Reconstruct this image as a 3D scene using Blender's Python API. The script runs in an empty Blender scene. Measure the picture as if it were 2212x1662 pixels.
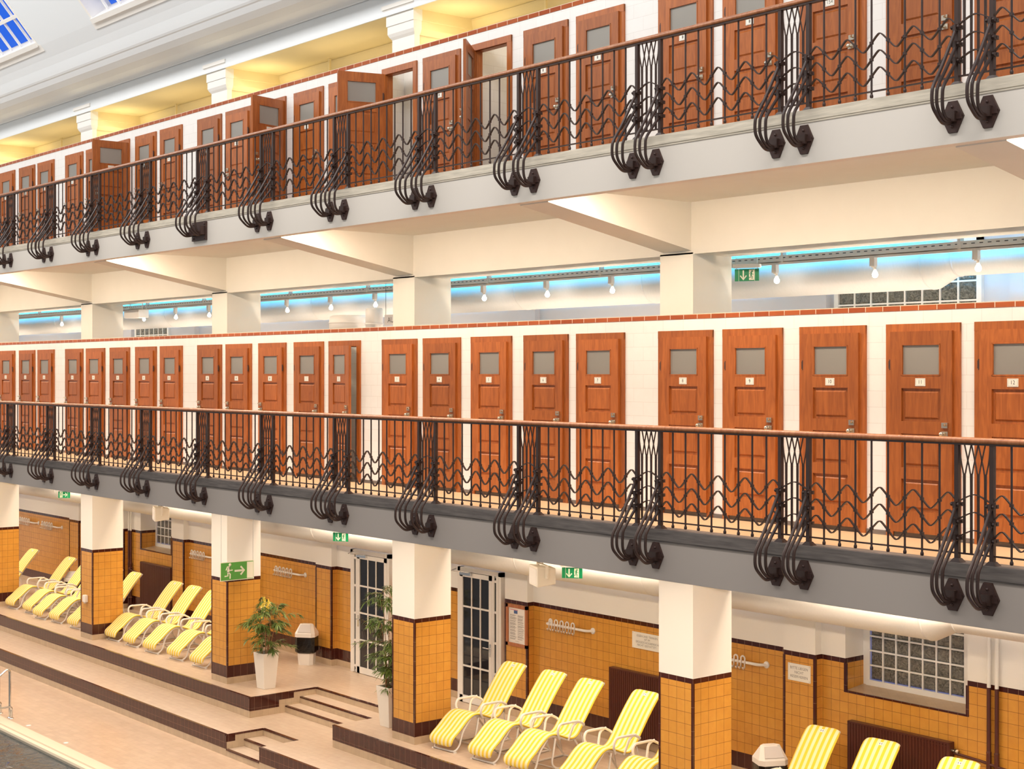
import bpy, math, random
from mathutils import Vector, Matrix

S = bpy.context.scene
COL = S.collection
random.seed(7)
R = math.radians

# ------------------------------------------------------------------ camera
EYE = 5.79                       # the photographer stands on the gallery across the pool
cam = bpy.data.cameras.new('camera')
co = bpy.data.objects.new('camera', cam)
COL.objects.link(co)
co.location = (0, 0, EYE)
co.rotation_euler = (R(90), 0, R(50.5))
cam.sensor_fit = 'HORIZONTAL'
cam.sensor_width = 36.0
cam.lens = 3258.38 / 2212 * 36.0
cam.shift_x = 0.0
cam.shift_y = -25.0 / 2212
cam.clip_end = 300
S.camera = co

# ------------------------------------------------------------------ exposure
S.view_settings.view_transform = 'Standard'
S.view_settings.look = 'None'
S.view_settings.gamma = 1.0
S.view_settings.exposure = 0.0
S.view_settings.use_curve_mapping = False

# ------------------------------------------------------------------ world: evening sky over the roof, lit hall all round
W = bpy.data.worlds.new('world')
S.world = W
W.use_nodes = True
nt = W.node_tree
nt.nodes.clear()
wo = nt.nodes.new('ShaderNodeOutputWorld')
bg = nt.nodes.new('ShaderNodeBackground')
tc = nt.nodes.new('ShaderNodeTexCoord')
sp = nt.nodes.new('ShaderNodeSeparateXYZ')
rp = nt.nodes.new('ShaderNodeValToRGB')
HALL = (0.50, 0.49, 0.47)
rp.color_ramp.elements[0].position = 0.53
rp.color_ramp.elements[0].color = (*HALL, 1)
rp.color_ramp.elements[1].position = 0.58
rp.color_ramp.elements[1].color = (0.022, 0.14, 0.80, 1)
mp = nt.nodes.new('ShaderNodeMapRange')
mp.inputs['From Min'].default_value = -1
mp.inputs['From Max'].default_value = 1
nt.links.new(tc.outputs['Generated'], sp.inputs[0])
nt.links.new(sp.outputs['Y'], mp.inputs['Value'])
nt.links.new(mp.outputs[0], rp.inputs[0])
nt.links.new(rp.outputs[0], bg.inputs[0])
bg.inputs[1].default_value = 1.0
nt.links.new(bg.outputs[0], wo.inputs[0])

# ------------------------------------------------------------------ lamps of the building, and added fill lights
WARM = (1.0, 0.81, 0.62)
BAY = 5.944
K_ALL = range(-1, 6)             # bays, 0 = the one at the right of the picture

def area(name, loc, rot, sx, sy, power, color, spread=180):
    l = bpy.data.lights.new(name, 'AREA')
    l.shape = 'RECTANGLE'
    l.size, l.size_y = sx, sy
    l.energy = power
    l.color = color
    l.spread = R(spread)
    o = bpy.data.objects.new(name, l)
    o.location = loc
    o.rotation_euler = [R(a) for a in rot]
    COL.objects.link(o)
    return o

def point(name, loc, power, color, r=0.05):
    l = bpy.data.lights.new(name, 'POINT')
    l.energy = power
    l.color = color
    l.shadow_soft_size = r
    o = bpy.data.objects.new(name, l)
    o.location = loc
    COL.objects.link(o)
    return o

for k in K_ALL:
    xr = -13.12 - BAY * k
    # fittings hidden behind the slab edge of each gallery
    area('gallery_lamp', (xr + 1.0, 11.56, 7.90), (14, 0, 0), 1.7, 0.12, 72, WARM)
    area('gallery_lamp', (xr + 3.7, 11.56, 7.90), (14, 0, 0), 2.6, 0.12, 78, WARM)
    area('deck_lamp', (xr + 1.2, 11.8, 3.66), (8, 0, 0), 2.0, 0.2, 88, WARM)
    area('deck_lamp', (xr + 4.0, 11.8, 3.66), (8, 0, 0), 2.6, 0.2, 50, WARM)
    area('deck_back_lamp', (xr + 2.7, 14.62, 3.60), (10, 0, 0), 3.2, 0.2, 80, WARM)  # further back, behind the header beam, to brighten the rear wall
    area('duct_uplight', (xr + 2.7, 15.15, 5.4), (180, 0, 0), 4.4, 0.2, 60, WARM)  # added below the duct to warm its underside
    # up-lights standing on the cabin backs of the top gallery
    area('cabin_uplight', (xr + 0.55, 14.2, 10.62), (180, 0, 0), 0.5, 0.3, 8, (1.0, 0.83, 0.52))
    area('cabin_uplight', (xr + 3.4, 14.2, 10.62), (180, 0, 0), 2.2, 0.3, 6, (1.0, 0.78, 0.45))
    area('cabin_lamp', (xr + 2.97, 14.0, 11.38), (0, 0, 0), 4.6, 0.2, 16, (1.0, 0.80, 0.55))
# blue strip above the air duct
area('blue_strip', (-24, 14.88, 7.62), (40, 0, 0), 44, 0.06, 420, (0.0, 0.50, 1.0), 120)
area('blue_strip_deck', (-24, 15.0, 3.62), (20, 0, 0), 44, 0.06, 45, (0.12, 0.45, 1.0))
# added, unseen area lights standing in for the hall's lighting
area('hall_fill', (-20, 6.0, 15.5), (38, 0, 0), 44, 2.0, 2300, (1.0, 0.98, 0.95))
area('vault_fill', (-22, 9.6, 9.6), (150, 0, 0), 44, 0.4, 110, (1.0, 0.99, 0.93), 140)

# ------------------------------------------------------------------ helpers
class MB:
    """collects vertices and faces; build() links them as one mesh object"""
    def __init__(s):
        s.v, s.f, s.m, s.sm = [], [], [], []
        s.T = None
    def add(s, vs, fs, mi=0, smooth=False):
        b = len(s.v)
        if s.T is not None:
            vs = [tuple(s.T @ Vector(p)) for p in vs]
        s.v += [tuple(p) for p in vs]
        for f in fs:
            s.f.append(tuple(b + i for i in f))
            s.m.append(mi)
            s.sm.append(smooth)
        return s
    def box(s, x0, x1, y0, y1, z0, z1, mi=0):
        return s.add([(x0, y0, z0), (x1, y0, z0), (x1, y1, z0), (x0, y1, z0),
                      (x0, y0, z1), (x1, y0, z1), (x1, y1, z1), (x0, y1, z1)],
                     [(0, 3, 2, 1), (4, 5, 6, 7), (0, 1, 5, 4), (1, 2, 6, 5), (2, 3, 7, 6), (3, 0, 4, 7)], mi)
    def quad(s, a, b, c, d, mi=0):
        return s.add([a, b, c, d], [(0, 1, 2, 3)], mi)
    def prism_x(s, prof, x0, x1, mi=0, smooth=False, caps=True):
        """closed (y,z) profile, counter-clockwise seen from +x, pushed along x"""
        n = len(prof)
        vs = [(x0, y, z) for y, z in prof] + [(x1, y, z) for y, z in prof]
        s.add(vs, [(i, n + i, n + (i + 1) % n, (i + 1) % n)[::-1] for i in range(n)], mi, smooth)
        if caps:
            s.add(vs, [tuple(range(n))[::-1], tuple(range(n, 2 * n))], mi)
        return s
    def tube(s, pts, r, n=8, mi=0, closed=False, caps=True, rx=None):
        pts = [Vector(p) for p in pts]
        m = len(pts)
        rings = []
        up = None
        for i, p in enumerate(pts):
            if closed:
                t = (pts[(i + 1) % m] - pts[i - 1]).normalized()
            else:
                a = pts[max(i - 1, 0)]
                b = pts[min(i + 1, m - 1)]
                t = (b - a).normalized()
            if up is None:
                up = Vector((0, 0, 1)) if abs(t.z) < 0.9 else Vector((1, 0, 0))
            sd = t.cross(up)
            if sd.length < 1e-6:
                sd = t.orthogonal()
            sd.normalize()
            up = sd.cross(t).normalized()
            rr = r[i] if isinstance(r, (list, tuple)) else r
            rings.append([p + sd * math.cos(2 * math.pi * j / n) * (rx or rr) + up * math.sin(2 * math.pi * j / n) * rr for j in range(n)])
        vs = [q for g in rings for q in g]
        fs = []
        for i in range(m if closed else m - 1):
            a, b = i * n, ((i + 1) % m) * n
            for j in range(n):
                fs.append((a + j, a + (j + 1) % n, b + (j + 1) % n, b + j))
        s.add(vs, fs, mi, n > 4)
        if caps and not closed:
            s.add(vs, [tuple(range(n))[::-1], tuple(range((m - 1) * n, m * n))], mi)
        return s
    def ribbon(s, pts, w, t, wdir=(0, 1, 0), mi=0):
        """flat bar w wide along wdir, t thick, along a path"""
        pts = [Vector(p) for p in pts]
        wd = Vector(wdir)
        m = len(pts)
        vs = []
        for i, p in enumerate(pts):
            d = (pts[min(i + 1, m - 1)] - pts[max(i - 1, 0)]).normalized()
            nn = d.cross(wd).normalized()
            for a, b in ((-1, -1), (1, -1), (1, 1), (-1, 1)):
                vs.append(p + wd * (a * w / 2) + nn * (b * t / 2))
        fs = []
        for i in range(m - 1):
            for j in range(4):
                fs.append((i * 4 + j, i * 4 + (j + 1) % 4, i * 4 + 4 + (j + 1) % 4, i * 4 + 4 + j))
        fs += [(3, 2, 1, 0), (m * 4 - 4, m * 4 - 3, m * 4 - 2, m * 4 - 1)]
        return s.add(vs, fs, mi)
    def lathe(s, prof, c=(0, 0, 0), n=20, mi=0, axis='z'):
        vs, fs = [], []
        for r, h in prof:
            for j in range(n):
                a = 2 * math.pi * j / n
                if axis == 'z':
                    vs.append((c[0] + r * math.cos(a), c[1] + r * math.sin(a), c[2] + h))
                elif axis == 'y':
                    vs.append((c[0] + r * math.sin(a), c[1] + h, c[2] + r * math.cos(a)))
                else:
                    vs.append((c[0] + h, c[1] + r * math.cos(a), c[2] + r * math.sin(a)))
        for i in range(len(prof) - 1):
            for j in range(n):
                fs.append((i * n + j, i * n + (j + 1) % n, (i + 1) * n + (j + 1) % n, (i + 1) * n + j))
        return s.add(vs, fs, mi, True)
    def flip(s):
        s.f = [f[::-1] for f in s.f]
        return s
    def mesh(s, name, mats):
        me = bpy.data.meshes.new(name)
        me.from_pydata(s.v, [], s.f)
        for m in (mats if isinstance(mats, (list, tuple)) else [mats]):
            me.materials.append(m)
        me.polygons.foreach_set('material_index', s.m)
        me.polygons.foreach_set('use_smooth', s.sm)
        me.update()
        return me
    def build(s, name, mats, parent=None, loc=None, bevel=0):
        o = bpy.data.objects.new(name, s.mesh(name, mats))
        COL.objects.link(o)
        if parent is not None:
            o.parent = parent
        if loc is not None:
            o.location = loc
        if bevel:
            b = o.modifiers.new('bevel', 'BEVEL')
            b.width = bevel
            b.segments = 2
            b.limit_method = 'ANGLE'
        return o

def tag(o, label, cat, group=None, kind=None):
    o['label'] = label
    o['category'] = cat
    if group:
        o['group'] = group
    if kind:
        o['kind'] = kind
    return o

def struct(o):
    o['kind'] = 'structure'
    return o

def thing(name, label, cat, loc=(0, 0, 0), rz=0, group=None, kind=None):
    o = bpy.data.objects.new(name, None)
    COL.objects.link(o)
    o.empty_display_size = 0.1
    o.location = loc
    o.rotation_euler = (0, 0, rz)
    return tag(o, label, cat, group, kind)

def dup_tree(o, parent=None):
    c = o.copy()
    COL.objects.link(c)
    c.parent = parent
    for ch in list(o.children):
        d = dup_tree(ch, c)
    return c

_glyph = {}
def text_geo(txt, size, align='CENTER', spacing=1.0):
    """flat lettering as (verts, faces) in the x-z plane facing -y"""
    key = (txt, size, align, spacing)
    if key not in _glyph:
        cu = bpy.data.curves.new('lettering', 'FONT')
        cu.body = txt
        cu.size = size
        cu.align_x = align
        cu.align_y = 'CENTER'
        cu.space_line = spacing
        cu.resolution_u = 3
        ob = bpy.data.objects.new('lettering', cu)
        COL.objects.link(ob)
        dg = bpy.context.evaluated_depsgraph_get()
        me = bpy.data.meshes.new_from_object(ob.evaluated_get(dg))
        _glyph[key] = ([(v.co.x, 0, v.co.y) for v in me.vertices], [tuple(p.vertices) for p in me.polygons])
        bpy.data.objects.remove(ob)
        bpy.data.curves.remove(cu)
        bpy.data.meshes.remove(me)
    return _glyph[key]

def smooth_path(pts, sub=6):
    """Catmull-Rom through the points"""
    P = [Vector(p) for p in pts]
    P = [P[0] * 2 - P[1]] + P + [P[-1] * 2 - P[-2]]
    out = []
    for i in range(1, len(P) - 2):
        for j in range(sub):
            t = j / sub
            a, b, c, d = P[i - 1], P[i], P[i + 1], P[i + 2]
            out.append(0.5 * ((2 * b) + (c - a) * t + (2 * a - 5 * b + 4 * c - d) * t * t + (3 * b - a - 3 * c + d) * t ** 3))
    out.append(P[-2])
    return out

def fillet(pts, r, n=5):
    """round the corners of a polyline"""
    P = [Vector(p) for p in pts]
    out = [P[0]]
    for i in range(1, len(P) - 1):
        a = P[i - 1] - P[i]
        b = P[i + 1] - P[i]
        q = min(r, a.length * 0.49, b.length * 0.49)
        s, e = P[i] + a.normalized() * q, P[i] + b.normalized() * q
        for j in range(n + 1):
            t = j / n
            out.append(s * (1 - t) ** 2 + P[i] * 2 * t * (1 - t) + e * t * t)
    out.append(P[-1])
    return out

# ------------------------------------------------------------------ materials
def mat(name, color, rough=0.5, spec=0.5, metal=0.0, **kw):
    m = bpy.data.materials.new(name)
    m.use_nodes = True
    b = m.node_tree.nodes['Principled BSDF']
    b.inputs['Base Color'].default_value = (*color, 1)
    b.inputs['Roughness'].default_value = rough
    b.inputs['Specular IOR Level'].default_value = spec
    b.inputs['Metallic'].default_value = metal
    for k, v in kw.items():
        b.inputs[k.replace('_', ' ')].default_value = v
    return m

def nodes(m):
    t = m.node_tree
    return t, t.nodes['Principled BSDF']

def vary(m, scale, amount, c2, coords='Object', stretch=(1, 1, 1), bump=0.0):
    """soft unevenness of colour"""
    t, b = nodes(m)
    c1 = tuple(b.inputs['Base Color'].default_value)
    tc = t.nodes.new('ShaderNodeTexCoord')
    mpn = t.nodes.new('ShaderNodeMapping')
    mpn.inputs['Scale'].default_value = stretch
    n = t.nodes.new('ShaderNodeTexNoise')
    n.inputs['Scale'].default_value = scale
    n.inputs['Detail'].default_value = 5
    r = t.nodes.new('ShaderNodeValToRGB')
    r.color_ramp.elements[0].position = 0.5 - amount
    r.color_ramp.elements[1].position = 0.5 + amount
    r.color_ramp.elements[0].color = c1
    r.color_ramp.elements[1].color = (*c2, 1)
    t.links.new(tc.outputs[coords], mpn.inputs[0])
    t.links.new(mpn.outputs[0], n.inputs['Vector'])
    t.links.new(n.outputs['Fac'], r.inputs[0])
    t.links.new(r.outputs[0], b.inputs['Base Color'])
    if bump:
        bp = t.nodes.new('ShaderNodeBump')
        bp.inputs['Strength'].default_value = bump
        bp.inputs['Distance'].default_value = 0.01
        t.links.new(n.outputs['Fac'], bp.inputs['Height'])
        t.links.new(bp.outputs[0], b.inputs['Normal'])
    return m

def tiles(name, c1, c2, grout, tw, th, gap=0.0035, rough=0.25, floor=False, off=(0, 0), shift=0.0, bump=0.25, spec=0.5):
    """glazed tiles laid in a grid; walls use x+y across and z up, floors x and y"""
    m = mat(name, c1, rough, spec)
    t, b = nodes(m)
    g = t.nodes.new('ShaderNodeNewGeometry')
    s = t.nodes.new('ShaderNodeSeparateXYZ')
    t.links.new(g.outputs['Position'], s.inputs[0])
    cm = t.nodes.new('ShaderNodeCombineXYZ')
    if floor:
        ax, ay = s.outputs['X'], s.outputs['Y']
    else:
        ad = t.nodes.new('ShaderNodeMath')
        ad.operation = 'ADD'
        t.links.new(s.outputs['X'], ad.inputs[0])
        t.links.new(s.outputs['Y'], ad.inputs[1])
        ax, ay = ad.outputs[0], s.outputs['Z']
    for i, src in enumerate((ax, ay)):
        q = t.nodes.new('ShaderNodeMath')
        q.operation = 'ADD'
        q.inputs[1].default_value = 100 * (tw, th)[i] * 2 - off[i]
        t.links.new(src, q.inputs[0])
        t.links.new(q.outputs[0], cm.inputs[i])
    br = t.nodes.new('ShaderNodeTexBrick')
    br.offset = shift
    br.squash = 1.0
    br.inputs['Scale'].default_value = 1.0
    br.inputs['Brick Width'].default_value = tw
    br.inputs['Row Height'].default_value = th
    br.inputs['Mortar Size'].default_value = gap / 2
    br.inputs['Mortar Smooth'].default_value = 0.15
    br.inputs['Color1'].default_value = (*c1, 1)
    br.inputs['Color2'].default_value = (*c2, 1)
    br.inputs['Mortar'].default_value = (*grout, 1)
    t.links.new(cm.outputs[0], br.inputs['Vector'])
    nz = t.nodes.new('ShaderNodeTexNoise')
    nz.inputs['Scale'].default_value = 9
    nz.inputs['Detail'].default_value = 4
    t.links.new(g.outputs['Position'], nz.inputs['Vector'])
    mx = t.nodes.new('ShaderNodeMixRGB')
    mx.blend_type = 'OVERLAY'
    mx.inputs[0].default_value = 0.16
    t.links.new(br.outputs['Color'], mx.inputs[1])
    t.links.new(nz.outputs['Fac'], mx.inputs[2])
    t.links.new(mx.outputs[0], b.inputs['Base Color'])
    bp = t.nodes.new('ShaderNodeBump')
    bp.invert = True
    bp.inputs['Strength'].default_value = bump
    bp.inputs['Distance'].default_value = 0.004
    t.links.new(br.outputs['Fac'], bp.inputs['Height'])
    t.links.new(bp.outputs[0], b.inputs['Normal'])
    return m

def wood(name, dark, light, rough=0.38):
    m = mat(name, light, rough)
    t, b = nodes(m)
    tc = t.nodes.new('ShaderNodeTexCoord')
    oi = t.nodes.new('ShaderNodeObjectInfo')
    ad = t.nodes.new('ShaderNodeVectorMath')
    ad.operation = 'ADD'
    sc = t.nodes.new('ShaderNodeVectorMath')
    sc.operation = 'SCALE'
    cb = t.nodes.new('ShaderNodeCombineXYZ')
    for i in range(3):
        t.links.new(oi.outputs['Random'], cb.inputs[i])
    t.links.new(cb.outputs[0], sc.inputs[0])
    sc.inputs['Scale'].default_value = 40
    t.links.new(tc.outputs['Object'], ad.inputs[0])
    t.links.new(sc.outputs[0], ad.inputs[1])
    mpn = t.nodes.new('ShaderNodeMapping')
    mpn.inputs['Scale'].default_value = (9, 9, 1.1)
    t.links.new(ad.outputs[0], mpn.inputs[0])
    n1 = t.nodes.new('ShaderNodeTexNoise')
    n1.inputs['Scale'].default_value = 2.2
    n1.inputs['Detail'].default_value = 7
    n1.inputs['Distortion'].default_value = 1.2
    t.links.new(mpn.outputs[0], n1.inputs['Vector'])
    r = t.nodes.new('ShaderNodeValToRGB')
    r.color_ramp.elements[0].position = 0.30
    r.color_ramp.elements[0].color = (*dark, 1)
    r.color_ramp.elements[1].position = 0.68
    r.color_ramp.elements[1].color = (*light, 1)
    t.links.new(n1.outputs['Fac'], r.inputs[0])
    hs = t.nodes.new('ShaderNodeHueSaturation')
    mr = t.nodes.new('ShaderNodeMapRange')
    mr.inputs['To Min'].default_value = 0.84
    mr.inputs['To Max'].default_value = 1.14
    t.links.new(oi.outputs['Random'], mr.inputs['Value'])
    t.links.new(mr.outputs[0], hs.inputs['Value'])
    t.links.new(r.outputs[0], hs.inputs['Color'])
    t.links.new(hs.outputs[0], b.inputs['Base Color'])
    return m

M = {}
M['white'] = mat('white_paint', (0.86, 0.84, 0.80), 0.6, 0.3)
M['cream'] = vary(mat('cream_paint', (0.87, 0.83, 0.74), 0.65, 0.3), 3, 0.3, (0.84, 0.80, 0.71))
M['vault'] = mat('vault_paint', (0.79, 0.825, 0.85), 0.6, 0.3)
M['yellowpaint'] = mat('pale_yellow_paint', (0.84, 0.72, 0.42), 0.65, 0.3)
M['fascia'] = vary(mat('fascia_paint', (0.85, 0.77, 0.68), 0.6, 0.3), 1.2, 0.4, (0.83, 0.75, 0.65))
M['fasciashade'] = vary(mat('shaded_fascia_paint', (0.52, 0.445, 0.385), 0.6, 0.3), 1.2, 0.4, (0.49, 0.415, 0.36))  # lower slab: the weaker light there is put into the colour
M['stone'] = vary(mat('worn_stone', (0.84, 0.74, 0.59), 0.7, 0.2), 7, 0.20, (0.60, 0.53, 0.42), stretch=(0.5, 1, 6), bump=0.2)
M['stone_shade_plinth'] = vary(mat('shaded_edge_and_plinth_stone', (0.24, 0.205, 0.18), 0.7, 0.2), 7, 0.25, (0.13, 0.11, 0.10), stretch=(0.5, 1, 6), bump=0.2)  # lower stone edge darkened for its dimmer light; also the dark cabin plinths
M['greywall'] = mat('grey_wall_paint', (0.60, 0.60, 0.63), 0.65, 0.3)
YW = 0.14152
M['yellow'] = tiles('ochre_glazed_tile', (0.68, 0.325, 0.056), (0.63, 0.292, 0.047), (0.20, 0.08, 0.02), YW, 0.1486, gap=0.0050, off=(0.63, 0.335))
M['brown'] = tiles('brown_glazed_tile', (0.070, 0.016, 0.010), (0.055, 0.012, 0.008), (0.30, 0.17, 0.11), YW, 0.30, off=(0.63, 0.1), rough=0.12, gap=0.003)
M['browntop'] = tiles('brown_band_tile', (0.070, 0.016, 0.010), (0.052, 0.012, 0.008), (0.34, 0.20, 0.13), YW, 0.3, off=(0.63, 1.8), rough=0.12, gap=0.004)
M['tanbase'] = tiles('tan_base_tile', (0.56, 0.43, 0.29), (0.52, 0.39, 0.255), (0.40, 0.29, 0.18), YW, 0.3, off=(0.63, -0.1), rough=0.35)
M['riser'] = tiles('tan_riser_tile', (0.60, 0.46, 0.31), (0.55, 0.42, 0.28), (0.42, 0.31, 0.20), 0.12, 0.4, off=(0, -1), rough=0.35)
M['floor'] = tiles('beige_floor_tile', (0.66, 0.52, 0.40), (0.62, 0.485, 0.37), (0.42, 0.32, 0.23), 0.25, 0.12, floor=True, rough=0.33, gap=0.004, shift=0.5, bump=0.12)
M['deck'] = tiles('pool_deck_tile', (0.66, 0.48, 0.345), (0.60, 0.43, 0.30), (0.46, 0.33, 0.22), 0.25, 0.12, floor=True, rough=0.28, gap=0.004, shift=0.5, bump=0.12)
M['curb'] = mat('pale_pool_edge', (0.74, 0.62, 0.45), 0.45)
M['galfloor'] = mat('gallery_floor', (0.66, 0.45, 0.26), 0.45)
M['cabintile'] = tiles('white_cabin_tile', (0.86, 0.84, 0.81), (0.84, 0.82, 0.79), (0.70, 0.66, 0.62), 0.342, 0.171, off=(0.1, 4.06), rough=0.22, gap=0.004, shift=0.5, bump=0.15)
M['captile'] = tiles('rust_capping_tile', (0.42, 0.105, 0.030), (0.33, 0.072, 0.020), (0.80, 0.62, 0.45), 0.2235, 0.4, off=(0.0, 0.0), rough=0.10, gap=0.009, bump=0.3)
M['mortar'] = mat('mortar_edge', (0.72, 0.60, 0.46), 0.8)
M['wood'] = wood('oak_stained', (0.29, 0.076, 0.014), (0.44, 0.128, 0.025))
M['railwood'] = wood('rail_wood', (0.38, 0.125, 0.045), (0.52, 0.200, 0.080), 0.25)
M['iron'] = vary(mat('wrought_iron', (0.060, 0.031, 0.023), 0.42, 0.5), 14, 0.3, (0.042, 0.022, 0.017))
M['rust'] = vary(mat('rusty_iron', (0.075, 0.033, 0.023), 0.5, 0.5), 20, 0.2, (0.045, 0.020, 0.016))
M['brass'] = mat('brass', (0.55, 0.42, 0.22), 0.3, 0.5, 1.0)
M['nickel'] = mat('nickel', (0.62, 0.56, 0.46), 0.3, 0.5, 1.0)
M['steel'] = mat('stainless_steel', (0.70, 0.70, 0.70), 0.16, 0.5, 1.0)
M['plate'] = mat('enamel_plate', (0.88, 0.85, 0.76), 0.25)
M['ink'] = mat('dark_ink', (0.06, 0.055, 0.05), 0.5)
M['inkgrey'] = mat('grey_print', (0.24, 0.21, 0.19), 0.6)
M['paper'] = mat('paper', (0.85, 0.82, 0.77), 0.6)
M['frost'] = mat('frosted_glass', (0.42, 0.40, 0.36), 0.28, 0.6, Transmission_Weight=0.45)
M['frost'].node_tree.nodes['Principled BSDF'].inputs['Roughness'].default_value = 0.42
M['duct'] = vary(mat('galvanised_duct', (0.66, 0.65, 0.63), 0.62, 0.3, 0.0), 60, 0.3, (0.60, 0.59, 0.57), stretch=(3, 0.3, 0.3))
M['plastic'] = mat('white_plastic', (0.84, 0.80, 0.75), 0.35)
M['plasticgrey'] = mat('grey_flap_plastic', (0.62, 0.58, 0.56), 0.4)
M['bag'] = vary(mat('black_bag', (0.006, 0.006, 0.006), 0.18, 0.6), 9, 0.2, (0.012, 0.011, 0.010), bump=0.9)
M['radiator'] = mat('brown_radiator', (0.085, 0.020, 0.012), 0.35)
M['green'] = mat('sign_green', (0.10, 0.36, 0.07), 0.4)
M['greendark'] = mat('sign_dark_green', (0.0, 0.24, 0.085), 0.4)
M['signwhite'] = mat('sign_white', (0.86, 0.84, 0.70), 0.4)
M['black'] = mat('black_metal', (0.012, 0.012, 0.012), 0.4)
M['dark'] = mat('dark_interior', (0.035, 0.03, 0.03), 0.7)
M['planter'] = mat('glossy_white_planter', (0.83, 0.78, 0.70), 0.25)
M['soil'] = mat('potting_soil', (0.06, 0.035, 0.02), 0.9)
M['leaf'] = vary(mat('bamboo_leaf', (0.055, 0.12, 0.020), 0.45), 6, 0.2, (0.17, 0.23, 0.045))
M['stem'] = mat('bamboo_stem', (0.40, 0.21, 0.09), 0.5)
M['flower'] = mat('yellow_foil', (0.85, 0.66, 0.10), 0.3)
M['bulb'] = mat('lit_bulb', (1, 1, 1), 0.3)
_b = M['bulb'].node_tree.nodes['Principled BSDF']
_b.inputs['Emission Color'].default_value = (1.0, 0.93, 0.82, 1)
_b.inputs['Emission Strength'].default_value = 28
M['tray'] = mat('cable_tray_paint', (0.62, 0.54, 0.46), 0.5)
M['frame'] = mat('white_door_frame', (0.84, 0.81, 0.77), 0.4)
M['glass'] = mat('dark_door_glass', (0.02, 0.02, 0.025), 0.04, 0.5)
M['pinkred'] = mat('print_red', (0.55, 0.05, 0.16), 0.5)
M['printblue'] = mat('print_blue', (0.06, 0.12, 0.30), 0.5)

# glass of the roof lights: lets the evening sky through
m = bpy.data.materials.new('roof_glass')
m.use_nodes = True
t = m.node_tree
t.nodes.clear()
o_ = t.nodes.new('ShaderNodeOutputMaterial')
tr = t.nodes.new('ShaderNodeBsdfTransparent')
gl = t.nodes.new('ShaderNodeBsdfGlossy')
gl.inputs['Roughness'].default_value = 0.15
mx = t.nodes.new('ShaderNodeMixShader')
mx.inputs[0].default_value = 0.03
t.links.new(tr.outputs[0], mx.inputs[1])
t.links.new(gl.outputs[0], mx.inputs[2])
t.links.new(mx.outputs[0], o_.inputs[0])
M['roofglass'] = m

# glass blocks: dark wavy glass
m = mat('glass_block', (0.11, 0.11, 0.085), 0.08, 0.9)
t, b = nodes(m)
g = t.nodes.new('ShaderNodeNewGeometry')
n = t.nodes.new('ShaderNodeTexNoise')
n.inputs['Scale'].default_value = 16
n.inputs['Detail'].default_value = 3
n.inputs['Distortion'].default_value = 2.5
t.links.new(g.outputs['Position'], n.inputs['Vector'])
r = t.nodes.new('ShaderNodeValToRGB')
r.color_ramp.elements[0].position = 0.35
r.color_ramp.elements[0].color = (0.05, 0.05, 0.04, 1)
r.color_ramp.elements[1].position = 0.72
r.color_ramp.elements[1].color = (0.24, 0.23, 0.19, 1)
t.links.new(n.outputs['Fac'], r.inputs[0])
t.links.new(r.outputs[0], b.inputs['Base Color'])
bp = t.nodes.new('ShaderNodeBump')
bp.inputs['Strength'].default_value = 0.6
bp.inputs['Distance'].default_value = 0.02
t.links.new(n.outputs['Fac'], bp.inputs['Height'])
t.links.new(bp.outputs[0], b.inputs['Normal'])
M['block'] = m

# striped lounger cushion
m = mat('striped_cushion', (0.85, 0.6, 0.06), 0.75, 0.2)
t, b = nodes(m)
tc = t.nodes.new('ShaderNodeTexCoord')
s = t.nodes.new('ShaderNodeSeparateXYZ')
t.links.new(tc.outputs['Object'], s.inputs[0])
a = t.nodes.new('ShaderNodeMath'); a.operation = 'MULTIPLY_ADD'
a.inputs[1].default_value = 1 / 0.087
a.inputs[2].default_value = 20.25
t.links.new(s.outputs['X'], a.inputs[0])
f = t.nodes.new('ShaderNodeMath'); f.operation = 'FRACT'
t.links.new(a.outputs[0], f.inputs[0])
r = t.nodes.new('ShaderNodeValToRGB')
r.color_ramp.elements[0].position = 0.46
r.color_ramp.elements[0].color = (0.86, 0.60, 0.055, 1)
r.color_ramp.elements[1].position = 0.52
r.color_ramp.elements[1].color = (0.86, 0.76, 0.46, 1)
t.links.new(f.outputs[0], r.inputs[0])
t.links.new(r.outputs[0], b.inputs['Base Color'])
M['stripe'] = m

# pool water
m = mat('pool_water', (0.045, 0.055, 0.060), 0.10, 0.5)
t, b = nodes(m)
tc = t.nodes.new('ShaderNodeTexCoord')
n = t.nodes.new('ShaderNodeTexNoise')
n.inputs['Scale'].default_value = 3.2
n.inputs['Detail'].default_value = 4
n.inputs['Distortion'].default_value = 0.8
t.links.new(tc.outputs['Object'], n.inputs['Vector'])
bp = t.nodes.new('ShaderNodeBump')
bp.inputs['Strength'].default_value = 0.55
bp.inputs['Distance'].default_value = 0.06
t.links.new(n.outputs['Fac'], bp.inputs['Height'])
t.links.new(bp.outputs[0], b.inputs['Normal'])
M['water'] = m

# ------------------------------------------------------------------ levels and planes
X0, X1 = -46.0, -3.0
YF, YR, YD, YC, YW_, YP = 11.24, 11.30, 13.16, 13.75, 16.33, 16.20
ZL, ZU = 4.151, 8.281            # gallery floors at the slab edge
ZLi, ZUi = 4.08, 8.21            # gallery floors at the cabins
def XR(k):                       # right-hand face of column k
    return -13.12 - BAY * k

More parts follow.
